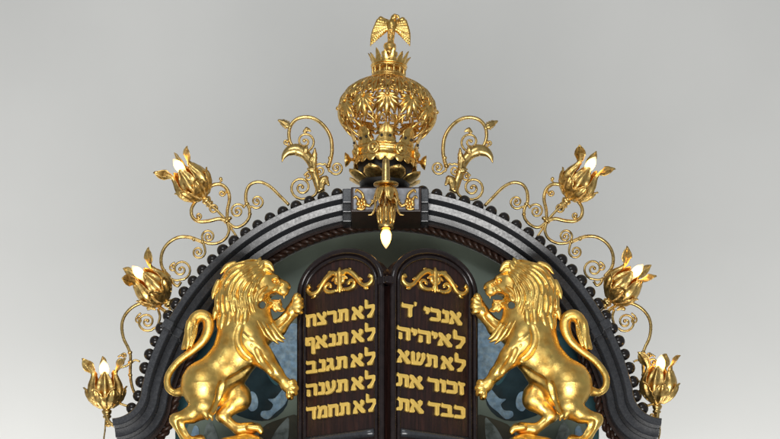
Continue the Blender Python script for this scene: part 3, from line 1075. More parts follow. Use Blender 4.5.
    # forelock, ear, chest tips and back tips
    for cv in ([(256, 268, 8, 3), (259, 263, 9, 3), (261, 258.5, 9, 0.8)],
               [(258, 270, 10, 3), (264, 264, 11, 3.2), (270, 265, 11, 2.6), (274, 271, 10, 1.0)],
               [(262, 270, 11, 2.5), (268, 270, 12, 2.6), (272.5, 273.5, 11, 0.8)],
               [(262, 268, 2, 3.2), (268, 265, 2, 2.8), (272.5, 267, 2, 1.0)],
               [(257, 272, 13, 2.4), (262, 268, 14, 2.2), (264, 263, 14, 0.7)],
               [(264, 322, 10, 3), (272, 330, 9, 3), (278, 338, 8, 2.4), (284, 342, 7, 0.6)],
               [(258, 318, 14, 3), (266, 328, 13, 3.2), (272, 337, 11, 2.4), (279, 344, 9, 0.6)],
               [(254, 316, 17, 2.6), (261, 327, 17, 2.8), (266, 335, 15, 2.2), (273, 341, 12, 0.5)],
               [(266, 318, 4, 3), (274, 327, 4, 3), (281, 336, 3, 2), (285.5, 339, 3, 0.5)],
               [(247, 312, 22, 2.8), (246, 322, 23, 3.2), (243, 332, 22, 0.6)],
               [(240, 312, 22, 2.8), (239, 322, 22, 3.0), (241, 331, 21, 0.6)],
               [(232, 310, 19, 2.8), (230, 322, 19, 3.0), (226, 333, 16, 0.6)],
               [(226, 312, 14, 2.8), (223, 324, 14, 2.8), (222, 336, 11, 0.6)],
               [(220, 300, 8, 2.8), (216, 312, 8, 2.6), (214.5, 320, 7, 0.6)],
               [(219, 282, 6, 2.6), (214.5, 292, 6, 2.2), (213, 299, 6, 0.6)],
               [(235, 264, 8, 2.6), (227, 267, 8, 2.4), (221, 274, 8, 0.7)]):
        mane.curve([(*lp(p[0], p[1], p[2]), p[3]) for p in cv], 0.8, False, 5)
    mane.cone(lp(262.5, 305.0, -44), lp(262.5, 305.0, 44), 3.3, 3.8, 1.0, True)
    build(body, 'body')
    build(mane, 'mane')
    # rock the lion stands on
    rock = Field((170, -485, -40), (282, -424, 40), 0.9)
    for c, r in (((246, 449, -2), (21, 15, 20)), ((230, 455, 4), (20, 18, 22)), ((196, 462, 10), (24, 15, 22)), ((218, 466, 4), (40, 16, 26)), ((258, 462, 0), (18, 22, 22))):
        rock.ell(lp(*c), r, 0.1, 5)
    rr2 = random.Random(11)
    for _ in range(46):
        x, y = rr2.uniform(180, 272), rr2.uniform(432, 478)
        d = drape(rock, x, y)
        if d is not None:
            rock.ell(lp(x, y, d), (rr2.uniform(3, 8), rr2.uniform(2, 5), 3), rr2.uniform(-.6, .6), 2.5, rr2.random() < 0.5)
    rock.F[:, :1, :] = 5
    zc = rock.lo[1] + rock.h * np.arange(rock.n[1])
    floor_z = (LEDGE_Z - zoff) / LK
    rock.F = np.maximum(rock.F, (floor_z + 0.2 - zc)[None, :, None].astype(np.float32))
    build(rock, 'rock_base')
    return root


lion_a = lion()
lion_b = lion(12)
lion_b['label'] = 'gilded rampant lion gripping the tablet with the two-word lines'
lion_b.location.x = 2 * (XC - 390) * S - lion_a.location.x - 0.006
lion_b.scale.x = -1
lion_b.rotation_euler = (0, R(0.5), R(-3.0))

# ------------------------------------------------------------------ wrought scrolls
SY = 0.10        # depth of the ironwork


def spiral(cx, cy, r0, a0, turns, r1=1.2, n=28):
    """from radius r0 at angle a0 (degrees, picture sense, y down) inward; turns signed"""
    out = []
    for i in range(n + 1):
        t = i / n
        a = R(a0) + 2 * PI * turns * t
        r = r0 * (1 - t) + r1 * t
        out.append((cx + r * math.cos(a), cy + r * math.sin(a)))
    return out


class Iron:
    def __init__(self, name, label, base_px, group='gilt scroll brackets'):
        self.o = P(*base_px, SY)
        self.root = thing(name, label, 'scrollwork', self.o, group)

    def rod(self, pts, r0=1.25, r1=None, name='scroll', n=5, dense=False, Y=SY):
        q = pts if dense else catmull(pts, n)
        r1 = r0 if r1 is None else r1
        m = MB()
        tube(m, [P(x, y, Y) for x, y in q], [(r0 + (r1 - r0) * i / (len(q) - 1)) * 1.18 * S for i in range(len(q))], 8)
        return m.build(name, 'brass', self.root, self.o)

    def curl(self, lead, c, r, a0, turns, rad=1.1, Y=SY):
        """a lead-in then a spiral with a small bud at its eye"""
        sp = spiral(*c, r, a0, turns)
        q = [np.array(p) for p in (catmull(list(lead) + [sp[0], sp[2]], 5)[:-4] if lead else [])] + [np.array(p) for p in sp[(1 if lead else 0):]]
        m = MB()
        tube(m, [P(x, y, Y) for x, y in q], [rad * 1.2 * S * (1 - 0.25 * i / len(q)) for i in range(len(q))], 8)
        ball(m, P(*sp[-1], Y), 1.9 * S, 8)
        return m.build('spiral', 'brass', self.root, self.o)

    def collar(self, p, r=2.2, direction=(0, 1), Y=SY):
        d = Vector((direction[0], 0, -direction[1])).normalized()
        m = MB()
        h = 1.6 * S
        lathe(m, [(0.6 * r * S, -h), (r * S, -h * 0.6), (r * S * 1.1, 0), (r * S, h * 0.6), (0.6 * r * S, h)], 12, P(*p, Y), d)
        return m.build('collar', 'brass', self.root, self.o)

    def leaf(self, pts, widths, name='leaf', cup=0.5, Y=SY, mat='brass'):
        """a hammered leaf along a centre line; widths are half widths in pixels"""
        q = np.array(catmull(pts, 5))
        wd = np.interp(np.linspace(0, 1, len(q)), np.linspace(0, 1, len(widths)), widths)
        t = np.gradient(q, axis=0)
        t /= np.linalg.norm(t, axis=1)[:, None]
        nn = np.stack([-t[:, 1], t[:, 0]], 1)
        m = MB()
        us = [-1, -0.6, -0.2, 0, 0.2, 0.6, 1]

        def f(u, v):
            j = min(int(round(v * (len(q) - 1))), len(q) - 1)
            uu = us[int(round(u * 6))]
            ser = 1 + 0.12 * (j % 3 - 1) * abs(uu)
            p = q[j] + nn[j] * wd[j] * uu * ser
            lift = wd[j] * (cup * uu * uu + (0.18 if abs(uu) < .1 else 0)) * S
            return P(p[0], p[1], Y - wd[j] * 0.5 * S + lift)
        surf(m, f, 6, len(q) - 1)
        o = m.build(name, mat, self.root, self.o)
        return solidify(o, 0.7 * S)


def horn_bracket():
    b = Iron('horn_scroll_bracket', 'gilt scroll with leafy horn and bud next to the crown, on the alike-lines side', (322, 192))
    b.rod([(328, 167), (330.5, 160), (332, 150), (330.5, 137), (324, 126), (315, 119), (306, 117), (297, 119), (291, 125), (289, 132), (289.5, 140), (293, 148)], 1.7, 1.5)
    b.curl([(296, 151), (301, 152)], (305, 141.5), 10, 85, -1.6, 1.15)
    b.curl([(292, 148), (287, 145)], (286, 142.0), 2.6, 45, 0.8, 0.9)
    # bud at the end of the rod
    b.leaf([(291.5, 127), (287, 125), (283, 122.5), (278, 120)], [1.5, 4.0, 3.2, 0.4], 'bud_leaf', 0.9)
    b.collar((290, 127.5), 2.4, (1, .6))
    # acanthus horn
    m = MB()
    q = catmull([(321, 192), (317.5, 183), (314.5, 174), (312, 165), (308, 157.5), (302, 152), (295.5, 149.5), (288.5, 151.5), (284, 156), (282, 162)], 5)
    rr = np.interp(np.linspace(0, 1, len(q)), [0, .15, .35, .5, .62, .75, .9, 1], [4.6, 4.0, 4.2, 5.2, 6.2, 5.2, 2.4, 0.4])
    tube(m, [P(x, y, SY - 0.012) for x, y in q], [r * S for r in rr], 14, 0.7)
    m.build('acanthus_horn', 'brass', b.root, b.o)
    b.leaf([(314, 170), (314, 162), (314.5, 155), (315, 148)], [1.6, 2.8, 2.6, 0.4], 'acanthus_leaf', 0.6, SY - 0.026)
    for k_, (x_, y_, dx_, dy_) in enumerate(((311, 161, 4, -6), (305, 153, 2, -7), (314, 170, -7, -1))):
        b.leaf([(x_, y_), (x_ + dx_ * .5, y_ + dy_ * .5), (x_ + dx_, y_ + dy_)], [2.6, 2.4, 0.4], 'ruffle_leaf', 0.5, SY - 0.028)
    b.leaf([(321, 190), (322, 183), (325, 179), (329, 186)], [2.2, 4.0, 3.6, 0.6], 'acanthus_leaf', 0.6, SY - 0.03)
    b.curl([(317, 188), (315, 195)], (301.5, 187.5), 12.0, 70, 1.75, 1.25)
    b.curl([(304, 175.5), (308, 172)], (308, 177), 4.2, -60, 0.9, 1.0)
    b.curl([(328, 166.5), (329, 171)], (336.5, 168), 7.0, 150, -1.55, 1.05)
    b.curl([(327, 166), (325, 164)], (319.5, 170.5), 7.0, -60, -1.55, 1.05)
    b.collar((328.3, 166.5), 2.6, (0.2, 1))
    b.collar((330.2, 158), 2.2, (0.1, 1))
    b.leaf([(304, 133), (307, 129.5), (311, 131.5)], [1.5, 2.3, 0.5], 'leaf', 0.5)
    return b.root


def lamp_bracket():
    b = Iron('lamp_scroll_bracket', 'gilt scrolls carrying the flower lamp closest to the crown, on the alike-lines side', (227, 238))
    b.rod([(289, 205), (280, 196), (270, 186.5), (260, 182), (251, 184), (246.5, 191), (245.8, 200), (247, 204)], 1.35, 1.5)
    b.curl([(247, 204), (251, 207)], (257, 201.5), 7.2, 135, -1.6, 1.05)
    b.curl([(247, 204), (243.5, 206.5)], (237.5, 211), 7.6, -30, -1.6, 1.05)
    b.collar((247, 204), 2.4, (.3, 1))
    b.rod([(247, 204), (249.5, 210), (249, 218), (243, 225), (235, 227.2), (227, 222)], 1.35)
    b.collar((249.8, 214), 1.9, (0, 1))
    b.collar((227, 221.5), 3.2, (.4, 1))
    b.collar((229.5, 218.5), 2.6, (.4, 1))
    b.rod([(227, 221), (227.5, 210), (229.5, 199), (227.5, 190), (221, 184.5), (213, 185), (208, 189)], 1.4, 1.7)
    b.curl([(226, 188), (226, 192)], (222.0, 193.0), 3.2, 10, 0.9, 1.0)
    b.curl([(219, 184), (221, 181)], (220.6, 180.0), 1.4, 60, -0.4, .8)
    b.rod([(227, 221), (219, 218.8), (209, 221), (199, 221.5), (192.5, 217), (191.5, 209), (195.5, 202), (200, 199)], 1.7, 1.4)
    b.curl([(193, 218), (197, 219.5)], (198.5, 216), 3.0, 70, -0.9, 1.0)
    b.rod([(203, 197), (209, 204), (216, 209.5), (226, 220)], 1.2)
    b.rod(spiral(213.5, 208.5, 3.6, 0, 1.0, 3.6, 20), 1.0, None, 'ring', dense=True)
    b.rod([(228, 222), (231, 228), (237, 237)], 1.0, None, 'stay')
    b.rod([(227, 222), (229, 230), (226, 238), (218, 243), (209, 243.5), (203, 241.5)], 1.3)
    b.curl([(203, 241.5), (202, 237)], (208.5, 236.5), 6.6, 180, 1.55, 1.05)
    b.curl([(203, 242), (204.5, 247)], (198.5, 252.0), 7.0, -20, 1.55, 1.05)
    b.collar((202.5, 241.8), 2.2, (1, .3))
    b.rod([(202.5, 242), (196, 239.5), (188, 237), (178, 237.5), (169, 242.5), (163, 250.5), (161, 260), (163, 269), (170, 277)], 1.55, 1.4)
    b.collar((194, 239), 2.2, (1, .3))
    b.curl([(163, 269), (167, 276), (174, 280)], (181, 269.5), 10.5, 95, -1.7, 1.15)
    b.curl([(175, 262.5), (172, 264)], (173, 268), 3.6, -110, -0.9, 0.9)
    b.rod([(172, 279), (174, 284), (178, 286), (181, 282)], 1.2)
    return b.root


def low_bracket():
    b = Iron('hoop_scroll_bracket', 'gilt hooped scroll rising from the arch foot, on the alike-lines side', (134, 394))
    b.rod([(166, 312), (160, 307.5), (151, 303), (142, 302.8), (132, 307.5), (124.5, 316), (121.8, 326), (123.5, 338), (128, 347.5), (130.5, 356), (130.3, 374), (132, 386), (135, 394)], 1.5, 1.3)
    b.curl([(158, 309), (160, 317), (157, 327)], (147, 321.5), 10.0, 40, 1.75, 1.15)
    b.curl([(141, 313), (137.5, 316)], (139, 320), 3.6, -120, -0.9, 0.9)
    b.leaf([(147, 309.5), (151, 307.5), (156, 310)], [1.2, 2.2, 0.5], 'leaf', 0.5)
    b.collar((130, 352.5), 2.2, (.2, 1))
    b.collar((130.5, 362), 2.6, (0, 1))
    b.collar((130.2, 375), 2.1, (0, 1))
    b.curl([(130, 363), (126, 366)], (121.0, 362.5), 5.2, 40, 1.4, 1.0)
    b.curl([(118, 357), (121, 355)], (124, 355.5), 2.2, -100, 0.8, 0.9)
    b.rod([(131, 363), (135, 360), (140, 361.5)], 1.1, 0.8)
    b.rod([(119, 403), (126, 405.5), (133, 407)], 1.1, None, 'stay')
    return b.root


hb = horn_bracket()
hb2 = mirrored(hb, 'gilt scroll with leafy horn and bud next to the crown, on the two-word-lines side')
hb2.rotation_euler.y += R(1.4)
lb = lamp_bracket()
lb2 = mirrored(lb, 'gilt scrolls carrying the flower lamp closest to the crown, on the two-word-lines side')
lb2.rotation_euler.y += R(-0.8)
wb = low_bracket()
wbr = mirrored(wb, 'gilt hooped scroll rising from the arch foot, on the two-word-lines side')
wbr.rotation_euler.y += R(-1.2)


# ------------------------------------------------------------------ flower lamps
def leaf_surface(a0, wid, prof, lip=0.0, serr=0.0, nseg=18, rad_gain=0.0, twist=0.0, tip_twist=0.0):
    """a leaf wrapped round the lamp's axis. prof: (h, r, half_width) in pixels along the leaf"""
    hs = np.array(prof, float)
    tt = np.linspace(0, 1, len(hs))

    def f(u, v):
        h, r, w_ = (np.interp(v, tt, hs[:, i]) for i in range(3))
        h2, r2 = np.interp(v + 0.02, tt, hs[:, 0]), np.interp(v + 0.02, tt, hs[:, 1])
        h1, r1 = np.interp(v - 0.02, tt, hs[:, 0]), np.interp(v - 0.02, tt, hs[:, 1])
        n_ = math.hypot(h2 - h1, r2 - r1) + 1e-6
        ca, cb = (r2 - r1) / n_, (h2 - h1) / n_            # direction of the leaf: radial, axial
        uu = 2 * u - 1
        if serr:
            w_ *= 1 + serr * (abs(((v * 6.0) % 1) - 0.5) * 2 - 0.5) * (1 if v < 0.9 else 0)
        tw = tip_twist * float(np.clip((v - 0.55) / 0.25, 0, 1))
        e = uu * w_ * wid
        ang = a0 + twist * v + e * math.cos(tw) / max(r, 3.0)
        rr = r + 1.3 * math.cos(uu * PI * 2.0) * (0.6 if v < 0.8 else 0.15) + (0.9 if abs(uu) < 0.12 else 0) - 0.10 * abs(uu) * w_ + rad_gain + e * math.sin(tw) * cb
        return (rr * math.cos(ang) * S, rr * math.sin(ang) * S, (h - e * math.sin(tw) * ca) * S)
    m = MB()
    surf(m, f, 12, nseg)
    return m


def flower_lamp(label, base_px, axis, spin=0.0, seed=1):
    rng = random.Random(seed)
    o = P(*base_px, SY)
    root = thing('flower_lamp', label, 'lamp', o, 'lit flower lamps along the arch')
    root.scale = (1.15, 1.15, 1.15)
    ax = Vector(axis).normalized()
    q = Vector((0, 0, 1)).rotation_difference(ax)
    root.rotation_euler = (q @ Quaternion((0, 0, 1), spin + PI)).to_euler()
    m = MB()
    lathe(m, [(x * S, h * S) for x, h in ((1.6, -13), (2.2, -10), (3.6, -9), (3.8, -7.5), (2.8, -7), (4.2, -5), (4.5, -3), (3.2, -2.2), (3.6, -1), (5.2, 0.5), (6.2, 3), (4, 4))], 16)
    m.build('socket', 'brass', root)
    inner = []
    for k in range(6):                                   # tall leaves of the cup
        a = 2 * PI * k / 6
        prof = [(0, 4, 2.5), (3, 9, 6), (8, 13.6, 8.8), (14, 15.0, 9.0), (20, 13.8, 8.0), (25, 11.4, 5.8), (29, 9.8, 3.0), (31, 9.6, .4)]
        if k % 2 == 0:                                   # every other one runs out into a bent leaf tip
            prof = [(0, 4.6, 2.5), (3, 9.6, 6), (8, 14.2, 8), (14, 15.8, 8.2), (20, 14.6, 6.8), (25, 12.2, 4.2), (29, 11.0, 2.0), (32, 12.6, 3.8), (35, 15.0, 5.2), (38.5, 18.2, 4.4), (42 + rng.uniform(-1, 1.5), 21.0, .3)]
        o_ = leaf_surface(a, 1.0, prof, serr=0.10, nseg=26, twist=0.12, tip_twist=(rng.choice((-1, 1)) * rng.uniform(0.8, 1.25)) if k % 2 == 0 else 0).build('leaf', 'petal', root)
        solidify(o_, 0.6 * S)
    for k in range(6):                                   # short leaves round the foot
        a = 2 * PI * (k + 0.5) / 6
        prof = [(-1, 4.6, 2.4), (2, 9.6, 6.2), (6, 13.6, 7.6), (11, 16.0, 6.4), (15, 16.6, 4), (17.5, 18.4, .4)]
        o_ = leaf_surface(a, 1.0, prof, serr=0.22, nseg=20).build('foot_leaf', 'petal', root)
        solidify(o_, 0.6 * S)
    m = MB()
    lathe(m, [(x * S, h * S) for x, h in ((2.6, 0), (3.6, 4), (3.6, 17), (2.8, 18))], 12)
    m.build('lamp_holder', 'brass', root)
    m = MB()
    lathe(m, [(x * S, h * S) for x, h in ((2.2, 17), (2.4, 24), (2.9, 27), (3.8, 30), (4.1, 33), (3.4, 36), (1.9, 38.5), (0.5, 40.5))], 14)
    m.build('bulb', 'bulb', root)
    return root


flower_lamp('flower lamp closest to the crown, tilted up over the two-word-lines lion', (569, 197), (0.58, -0.38, 0.80), 0.5, 3)
flower_lamp('flower lamp closest to the crown, tilted up over the alike-lines lion', (203.5, 196.5), (-0.66, -0.36, 0.74), 0.2, 2)
flower_lamp('half-way flower lamp leaning outward on the alike-lines side', (165, 300), (-0.70, -0.40, 0.66), 0.8, 4)
flower_lamp('half-way flower lamp leaning outward on the two-word-lines side', (610.5, 299), (0.70, -0.38, 0.68), 0.1, 5)
flower_lamp('upright flower lamp at the arch foot on the alike-lines side', (106.5, 407), (-0.03, -0.30, 1.0), 0.55, 6)
flower_lamp('upright flower lamp at the arch foot on the two-word-lines side', (657.5, 402), (0.06, -0.26, 1.0), 0.1, 7)
b = Iron('curled_bracket', 'short curled bracket under the upright lamp, on the alike-lines side', (118, 426), 'curled brackets of the foot lamps')
b.rod([(106.5, 410), (106.5, 416), (110, 423), (118, 426.5), (124, 426)], 1.9, 1.6, 'stem')
b.curl([(107, 417), (106, 422)], (108.5, 424), 2.4, 190, -0.9, 1.0)
b.rod([(107, 412), (105.5, 420), (105, 430), (104, 441), (108, 452), (122, 456)], 0.7, None, 'cable')
b = Iron('curled_bracket', 'short curled bracket under the upright lamp, on the two-word-lines side', (652, 428), 'curled brackets of the foot lamps')
b.rod([(657.5, 405), (657.5, 412), (657, 418), (654, 424), (649, 424)], 1.9, 1.6, 'stem')
b.curl([(657, 415), (655, 420)], (652.5, 416), 2.8, 90, 0.9, 1.0)
b.rod([(656, 408), (659, 420), (660, 432), (657, 443), (650, 452), (640, 456)], 0.7, None, 'cable')

# ------------------------------------------------------------------ the crown
CY = 0.10
co = P(384.5, 184, CY)
CK = S * (D + CY) / D
crown = thing('openwork_crown', 'large gilt openwork crown standing over the keystone', 'crown', co)
crown.rotation_euler = (0, R(2.2), 0)


def cyl(r, ang, h):
    return (r * math.cos(ang) * CK, r * math.sin(ang) * CK, h * CK)


m = MB()
lathe(m, [(r * CK, h * CK) for r, h in ((24, -6), (25, 0), (26, 3), (27.5, 18), (26, 20))], 40)
m.build('drum', 'inside', crown)
# scalloped band
m = MB()


def band(u, v):
    a = 2 * PI * u
    sc = abs(math.sin(a * 10))
    hb = 18.5 - 4.2 * sc ** 0.6
    rows = [(hb, 31.0 + 0.4), (19.5, 30.4), (20.5, 31.6), (21.5, 31.8), (22, 30.6), (29, 30.2), (29.5, 31.4), (31, 31.6), (31.6, 30.6), (33, 30.4)]
    h, r = rows[int(round(v * 9))]
    return cyl(r, a, h)


surf(m, band, 240, 9, True)
solidify(m.build('band', 'crown', crown), 0.8 * CK)
# upright leaf points of the inner crown
for k in range(8):
    a0_ = -PI / 2 + 2 * PI * k / 8
    m = MB()

    def f(u, v):
        uu = 2 * u - 1
        w_ = np.interp(v, [0, .2, .4, .55, .7, .85, 1], [11.5, 10.0, 6.5, 8.0, 7.0, 3.5, 0.3])
        r = 30.8 + np.interp(v, [0, .5, 1], [0, 1.2, 4.5]) + (0.7 if abs(uu) < .1 else 0) - 0.6 * abs(uu)
        return cyl(r, a0_ + uu * w_ / 31.5, 32 + 19 * v)
    surf(m, f, 10, 16)
    solidify(m.build('crown_leaf', 'crown', crown), 0.8 * CK)
    m = MB()
    for s in (-1, 1):
        ball(m, cyl(31.9, a0_ + s * 0.13, 38.5), 1.5 * CK, 8)
    m.build('drop', 'inside', crown)
    # rosettes between
    m = MB()
    a1 = a0_ + 2 * PI / 16 + (0.12 if k < 4 else 0)
    c0 = Vector(cyl(31.6, a1, 27))
    d = Vector((math.cos(a1), math.sin(a1), 0))
    lathe(m, [(r * CK, h * CK) for r, h in ((6.6, -1), (7.0, 0.6), (5.4, 1.8), (4.6, 1.0), (3.4, 1.4), (2.6, 3.2), (1.2, 4.2))], 18, c0, d)
    m.build('medallion', 'crown', crown)
# flared knobs at the two sides
for a1 in (R(4), R(176)):
    m = MB()
    d = Vector((math.cos(a1), math.sin(a1), -0.05))
    lathe(m, [(r * CK, h * CK) for r, h in ((1.6, -1), (1.5, 4), (2.6, 5), (5.0, 6.4), (7.2, 9.5), (7.0, 10.0), (4.4, 7.6), (1.0, 7.0))], 18, cyl(30.5, a1, 24), d)
    m.build('side_knob', 'petal', crown)
# calyx of flat petals below
for k in range(8):
    a1 = -PI / 2 + 2 * PI * (k + 0.5) / 8
    m = MB()

    def f(u, v):
        uu = 2 * u - 1
        w_ = np.interp(v, [0, .25, .6, .85, 1], [4, 9, 10.5, 7.5, 0.5])
        r = 20 + 18 * v
        return cyl(r, a1 + uu * w_ * 1.15 / (r + 4), -1 + 8 * v ** 1.5 + 2.5 * uu * uu * v)
    surf(m, f, 10, 12)
    solidify(m.build('calyx_petal', 'petal', crown), 0.8 * CK)

# openwork orb: palmettes lying on a spheroid
ORX, ORZ, OH = 48.0, 32.5, 72.0


def orb(a, b, lift=0.0, lon0=0.0):
    """a pixels round, b pixels up from the equator along the surface"""
    th = b / 40.0
    th = max(min(th, 1.45), -1.3)
    lon = lon0 + a / ORX
    r = (ORX + lift) * math.cos(th)
    return cyl(r, lon, OH + (ORZ + lift) * math.sin(th))


palm = MB()
rng = random.Random(3)


def blade(x0, y0, ang, ln, wd, bend=0.0, lift=0.0):
    q = []
    for j in range(7):
        t = j / 6
        an = R(ang) + bend * t
        q.append((x0 + ln * t * math.cos(an), y0 + ln * t * math.sin(an)))
    q = np.array(q)
    tn = np.gradient(q, axis=0)
    tn /= np.linalg.norm(tn, axis=1)[:, None]
    nn = np.stack([-tn[:, 1], tn[:, 0]], 1)
    ww = np.interp(np.linspace(0, 1, 7), [0, .3, .6, .85, 1], [.4, .9, 1.0, .72, .1]) * wd
    V, F = [], []
    for j in range(7):
        for u, e in ((-1, 0), (-0.5, 0.5), (0, 1.3), (0.5, 0.5), (1, 0)):
            p = q[j] + nn[j] * ww[j] * u
            V.append(orb(p[0], p[1], e + lift + 0.8 * math.sin(PI * j / 6)))
    nv_ = len(V)
    for j in range(7):
        for u in (-1, 0, 1):
            p = q[j] + nn[j] * ww[j] * u
            V.append(orb(p[0], p[1], -1.0 + lift))
    for j in range(6):
        for c_ in range(4):
            a_ = j * 5 + c_
            F.append((a_, a_ + 1, a_ + 6, a_ + 5))
        for c_ in range(2):
            a_ = nv_ + j * 3 + c_
            F.append((a_, a_ + 3, a_ + 4, a_ + 1))
        F.append((j * 5, j * 5 + 5, nv_ + j * 3 + 3, nv_ + j * 3))
        F.append((j * 5 + 4, nv_ + j * 3 + 2, nv_ + j * 3 + 5, j * 5 + 9))
    palm.add(V, F)


def otube(pts, r):
    tube(palm, [orb(x, y, 0.6) for x, y in pts], r * CK, 6)


NP = 12
for ang, ln, wd in ((-90, 27, 3.3), (-71, 24, 2.9), (-109, 24, 2.9), (-52, 18, 2.5), (-128, 18, 2.5), (-31, 14.5, 2.3), (-149, 14.5, 2.3), (-8, 11.5, 2.1), (-172, 11.5, 2.1)):
    blade(0, 3, ang, ln, wd, 0.10 if math.cos(R(ang)) > 0.01 else (-0.10 if math.cos(R(ang)) < -0.01 else 0))
for s in (-1, 1):
    otube(spiral(s * 6.0, 12.5, 4.9, 180 if s > 0 else 0, s * 1.3, 1.0, 22), 1.15)
    otube(spiral(s * 7.0, 26.0, 4.0, 180 if s > 0 else 0, s * 1.2, 0.9, 20), 1.0)
    otube(catmull([(s * 1.2, 4), (s * 1.6, 12), (s * 1.4, 20), (s * 3.4, 30), (s * 3, 40), (s * 6, 50)], 5), 1.1)
    otube(catmull([(s * 12.56, 6), (s * 12.0, 14), (s * 12.56, 22), (s * 11.5, 34), (s * 12.56, 48)], 5), 1.0)
    otube(catmull([(s * 3, -18), (s * 9.5, -25), (s * 12.56, -34), (s * 12.56, -44)], 5), 1.1)
    blade(s * 7, 17, 90 - s * 16, 13, 2.2)
    blade(s * 10.5, 4, 90 + s * 8, 13, 2.0)
blade(0, 14, 90, 14, 2.2)
ball(palm, orb(0, 2, 1.6), 2.2 * CK, 8)
p0 = palm.build('palmette', 'crown', crown)
p0.rotation_euler.z = -PI / 2
for k in range(1, NP):
    c_ = p0.copy()
    scene.collection.objects.link(c_)
    c_.rotation_euler.z = -PI / 2 + 2 * PI * k / NP
for hh, rr_ in ((46, 27.5), (103.0, 15.5)):
    m = MB()
    tube(m, [cyl(rr_, 2 * PI * i / 60, hh) for i in range(61)], 1.3 * CK, 8)
    m.build('orb_ring', 'crown', crown)
# coronet: arcade of little columns, then a flared rim of points
for hh, rr_ in ((104.5, 17.4), (107, 16.2), (115.5, 16.6), (117.5, 17.2)):
    m = MB()
    tube(m, [cyl(rr_, 2 * PI * i / 48, hh) for i in range(49)], 1.2 * CK, 8)
    m.build('coronet_ring', 'crown', crown)
m = MB()
lathe(m, [(r * CK, h * CK) for r, h in ((13, 103), (12.6, 118), (6.5, 121), (6.0, 128), (8.2, 129), (8.4, 131), (5.8, 132.5), (5.2, 135), (6.6, 137), (6.0, 139.5), (3.5, 141))], 28)
m.build('coronet_core', 'crown', crown)
for k in range(14):
    a1 = 2 * PI * k / 14 + 0.1
    m = MB()
    tube(m, [cyl(16.0, a1, h) for h in (106, 108, 111, 114, 116)], [x * CK for x in (1.5, 1.0, 1.3, 1.0, 1.5)], 7)
    m.build('coronet_column', 'crown', crown)
for k in range(14):
    a1 = 2 * PI * k / 14
    m = MB()

    def f(u, v):
        uu = 2 * u - 1
        w_ = np.interp(v, [0, .35, .6, .8, 1], [3.9, 3.6, 2.2, 1.5, 0.2])
        r = 16.2 + 4.8 * v ** 1.6 + (0.4 if abs(uu) < .1 else 0)
        return cyl(r, a1 + uu * w_ / 17.0, 117 + (13 if k % 2 else 10.5) * v)
    surf(m, f, 6, 10)
    solidify(m.build('coronet_point', 'crown', crown), 0.7 * CK)

# ------------------------------------------------------------------ the eagle
EY = CY


def eagle():
    base = P(390.2, 45, EY)
    ko = S * (D + EY) / D
    root = thing('eagle_finial', 'small gilt eagle with lowered wings perched on top of the crown', 'eagle', base)
    f = Field((366, -52, -16), (414, -10, 16), 0.33)

    def g(px, py, d=0.0):
        return (px, -(py + 0.33 * d), d)
    f.cone(g(391, 36, 0), g(391.8, 25, 2), 3.6, 4.6, 2)
    f.cone(g(391.8, 25, 2), g(393.6, 18, 3), 4.2, 2.6, 2)
    f.cone(g(393.6, 18, 3), g(394.8, 16.6, 4), 2.7, 2.5, 1)
    f.curve([(*g(395.5, 16.4, 5), 1.5), (*g(398, 16.8, 6), 1.1), (*g(399, 18.8, 6), 0.4)], 0.8)
    f.cone(g(391, 38, -1), g(390.4, 47, 1), 3.0, 4.0, 2)
    for s in (-3, 0, 3):
        f.cone(g(390.8 + s * .4, 40, 2), g(390.4 + s, 46.5, 3), 1.2, 0.9, 0.5)
    for s, sh, tip, inn in ((-1, (380.8, 19.6), (370.6, 45.6), (385.0, 33)), (1, (402.6, 20.4), (409.6, 45.6), (397.5, 33))):
        f.cone(g(391.5, 24, -1), g(*sh, -1), 3.0, 2.6, 1.5)
        f.cone(g(sh[0], sh[1] - 0.6, -1), g(sh[0] + s * 2.6, sh[1] + 6, -1), 2.4, 1.8, 1.5)
        for i in range(8):
            t = i / 7
            a_ = (sh[0] + s * 2.6 * (1 - t) - s * 8 * t, sh[1] + 1 + 4 * t)
            e_ = (tip[0] * (1 - t) + inn[0] * t, tip[1] * (1 - t) ** 1.0 + inn[1] * t)
            mid_ = ((a_[0] + e_[0]) / 2 + s * 1.2 * (1 - t), (a_[1] + e_[1]) / 2)
            f.curve([(*g(*a_, 0.5), 1.9), (*g(*mid_, 1.0), 1.8), (*g(*e_, -0.5), 0.7)], 0.5, False, 4)
        for i in range(5):
            t = i / 4
            f.cone(g(sh[0] + s * 1.5 - s * 9 * t, sh[1] + 1 + 1.5 * t, 1.2), g(sh[0] + s * 2.5 - s * 9 * t, sh[1] + 8 + 2 * t, 1.6), 1.2, 0.7, 0.4)
    for i in range(10):
        rx = rng.uniform(-2.6, 2.6)
        yy = 24 + i * 1.2
        f.cone(g(391.6 + rx, yy, 5.6), g(391.5 + rx, yy + 2.6, 5.2), 0.8, 0.4, 0.4)
    f.cone(g(395.3, 15.9, 6.2), g(395.4, 15.9, 7.2), 0.5, 0.5, 0.2, True)
    zoff = P(390, 0, EY).z
    f.mesh('body', 'crown', ko, (390 * ko + base.x, 0.0, base.z - zoff), root)
    m = MB()
    lathe(m, [(r * ko, h * ko) for r, h in ((5.6, -5.4), (6.2, -4), (5.2, -2.4), (4.0, -1), (4.6, 0), (3.6, 1.6))], 20)
    m.build('perch', 'crown', root)
    return root


eagle()

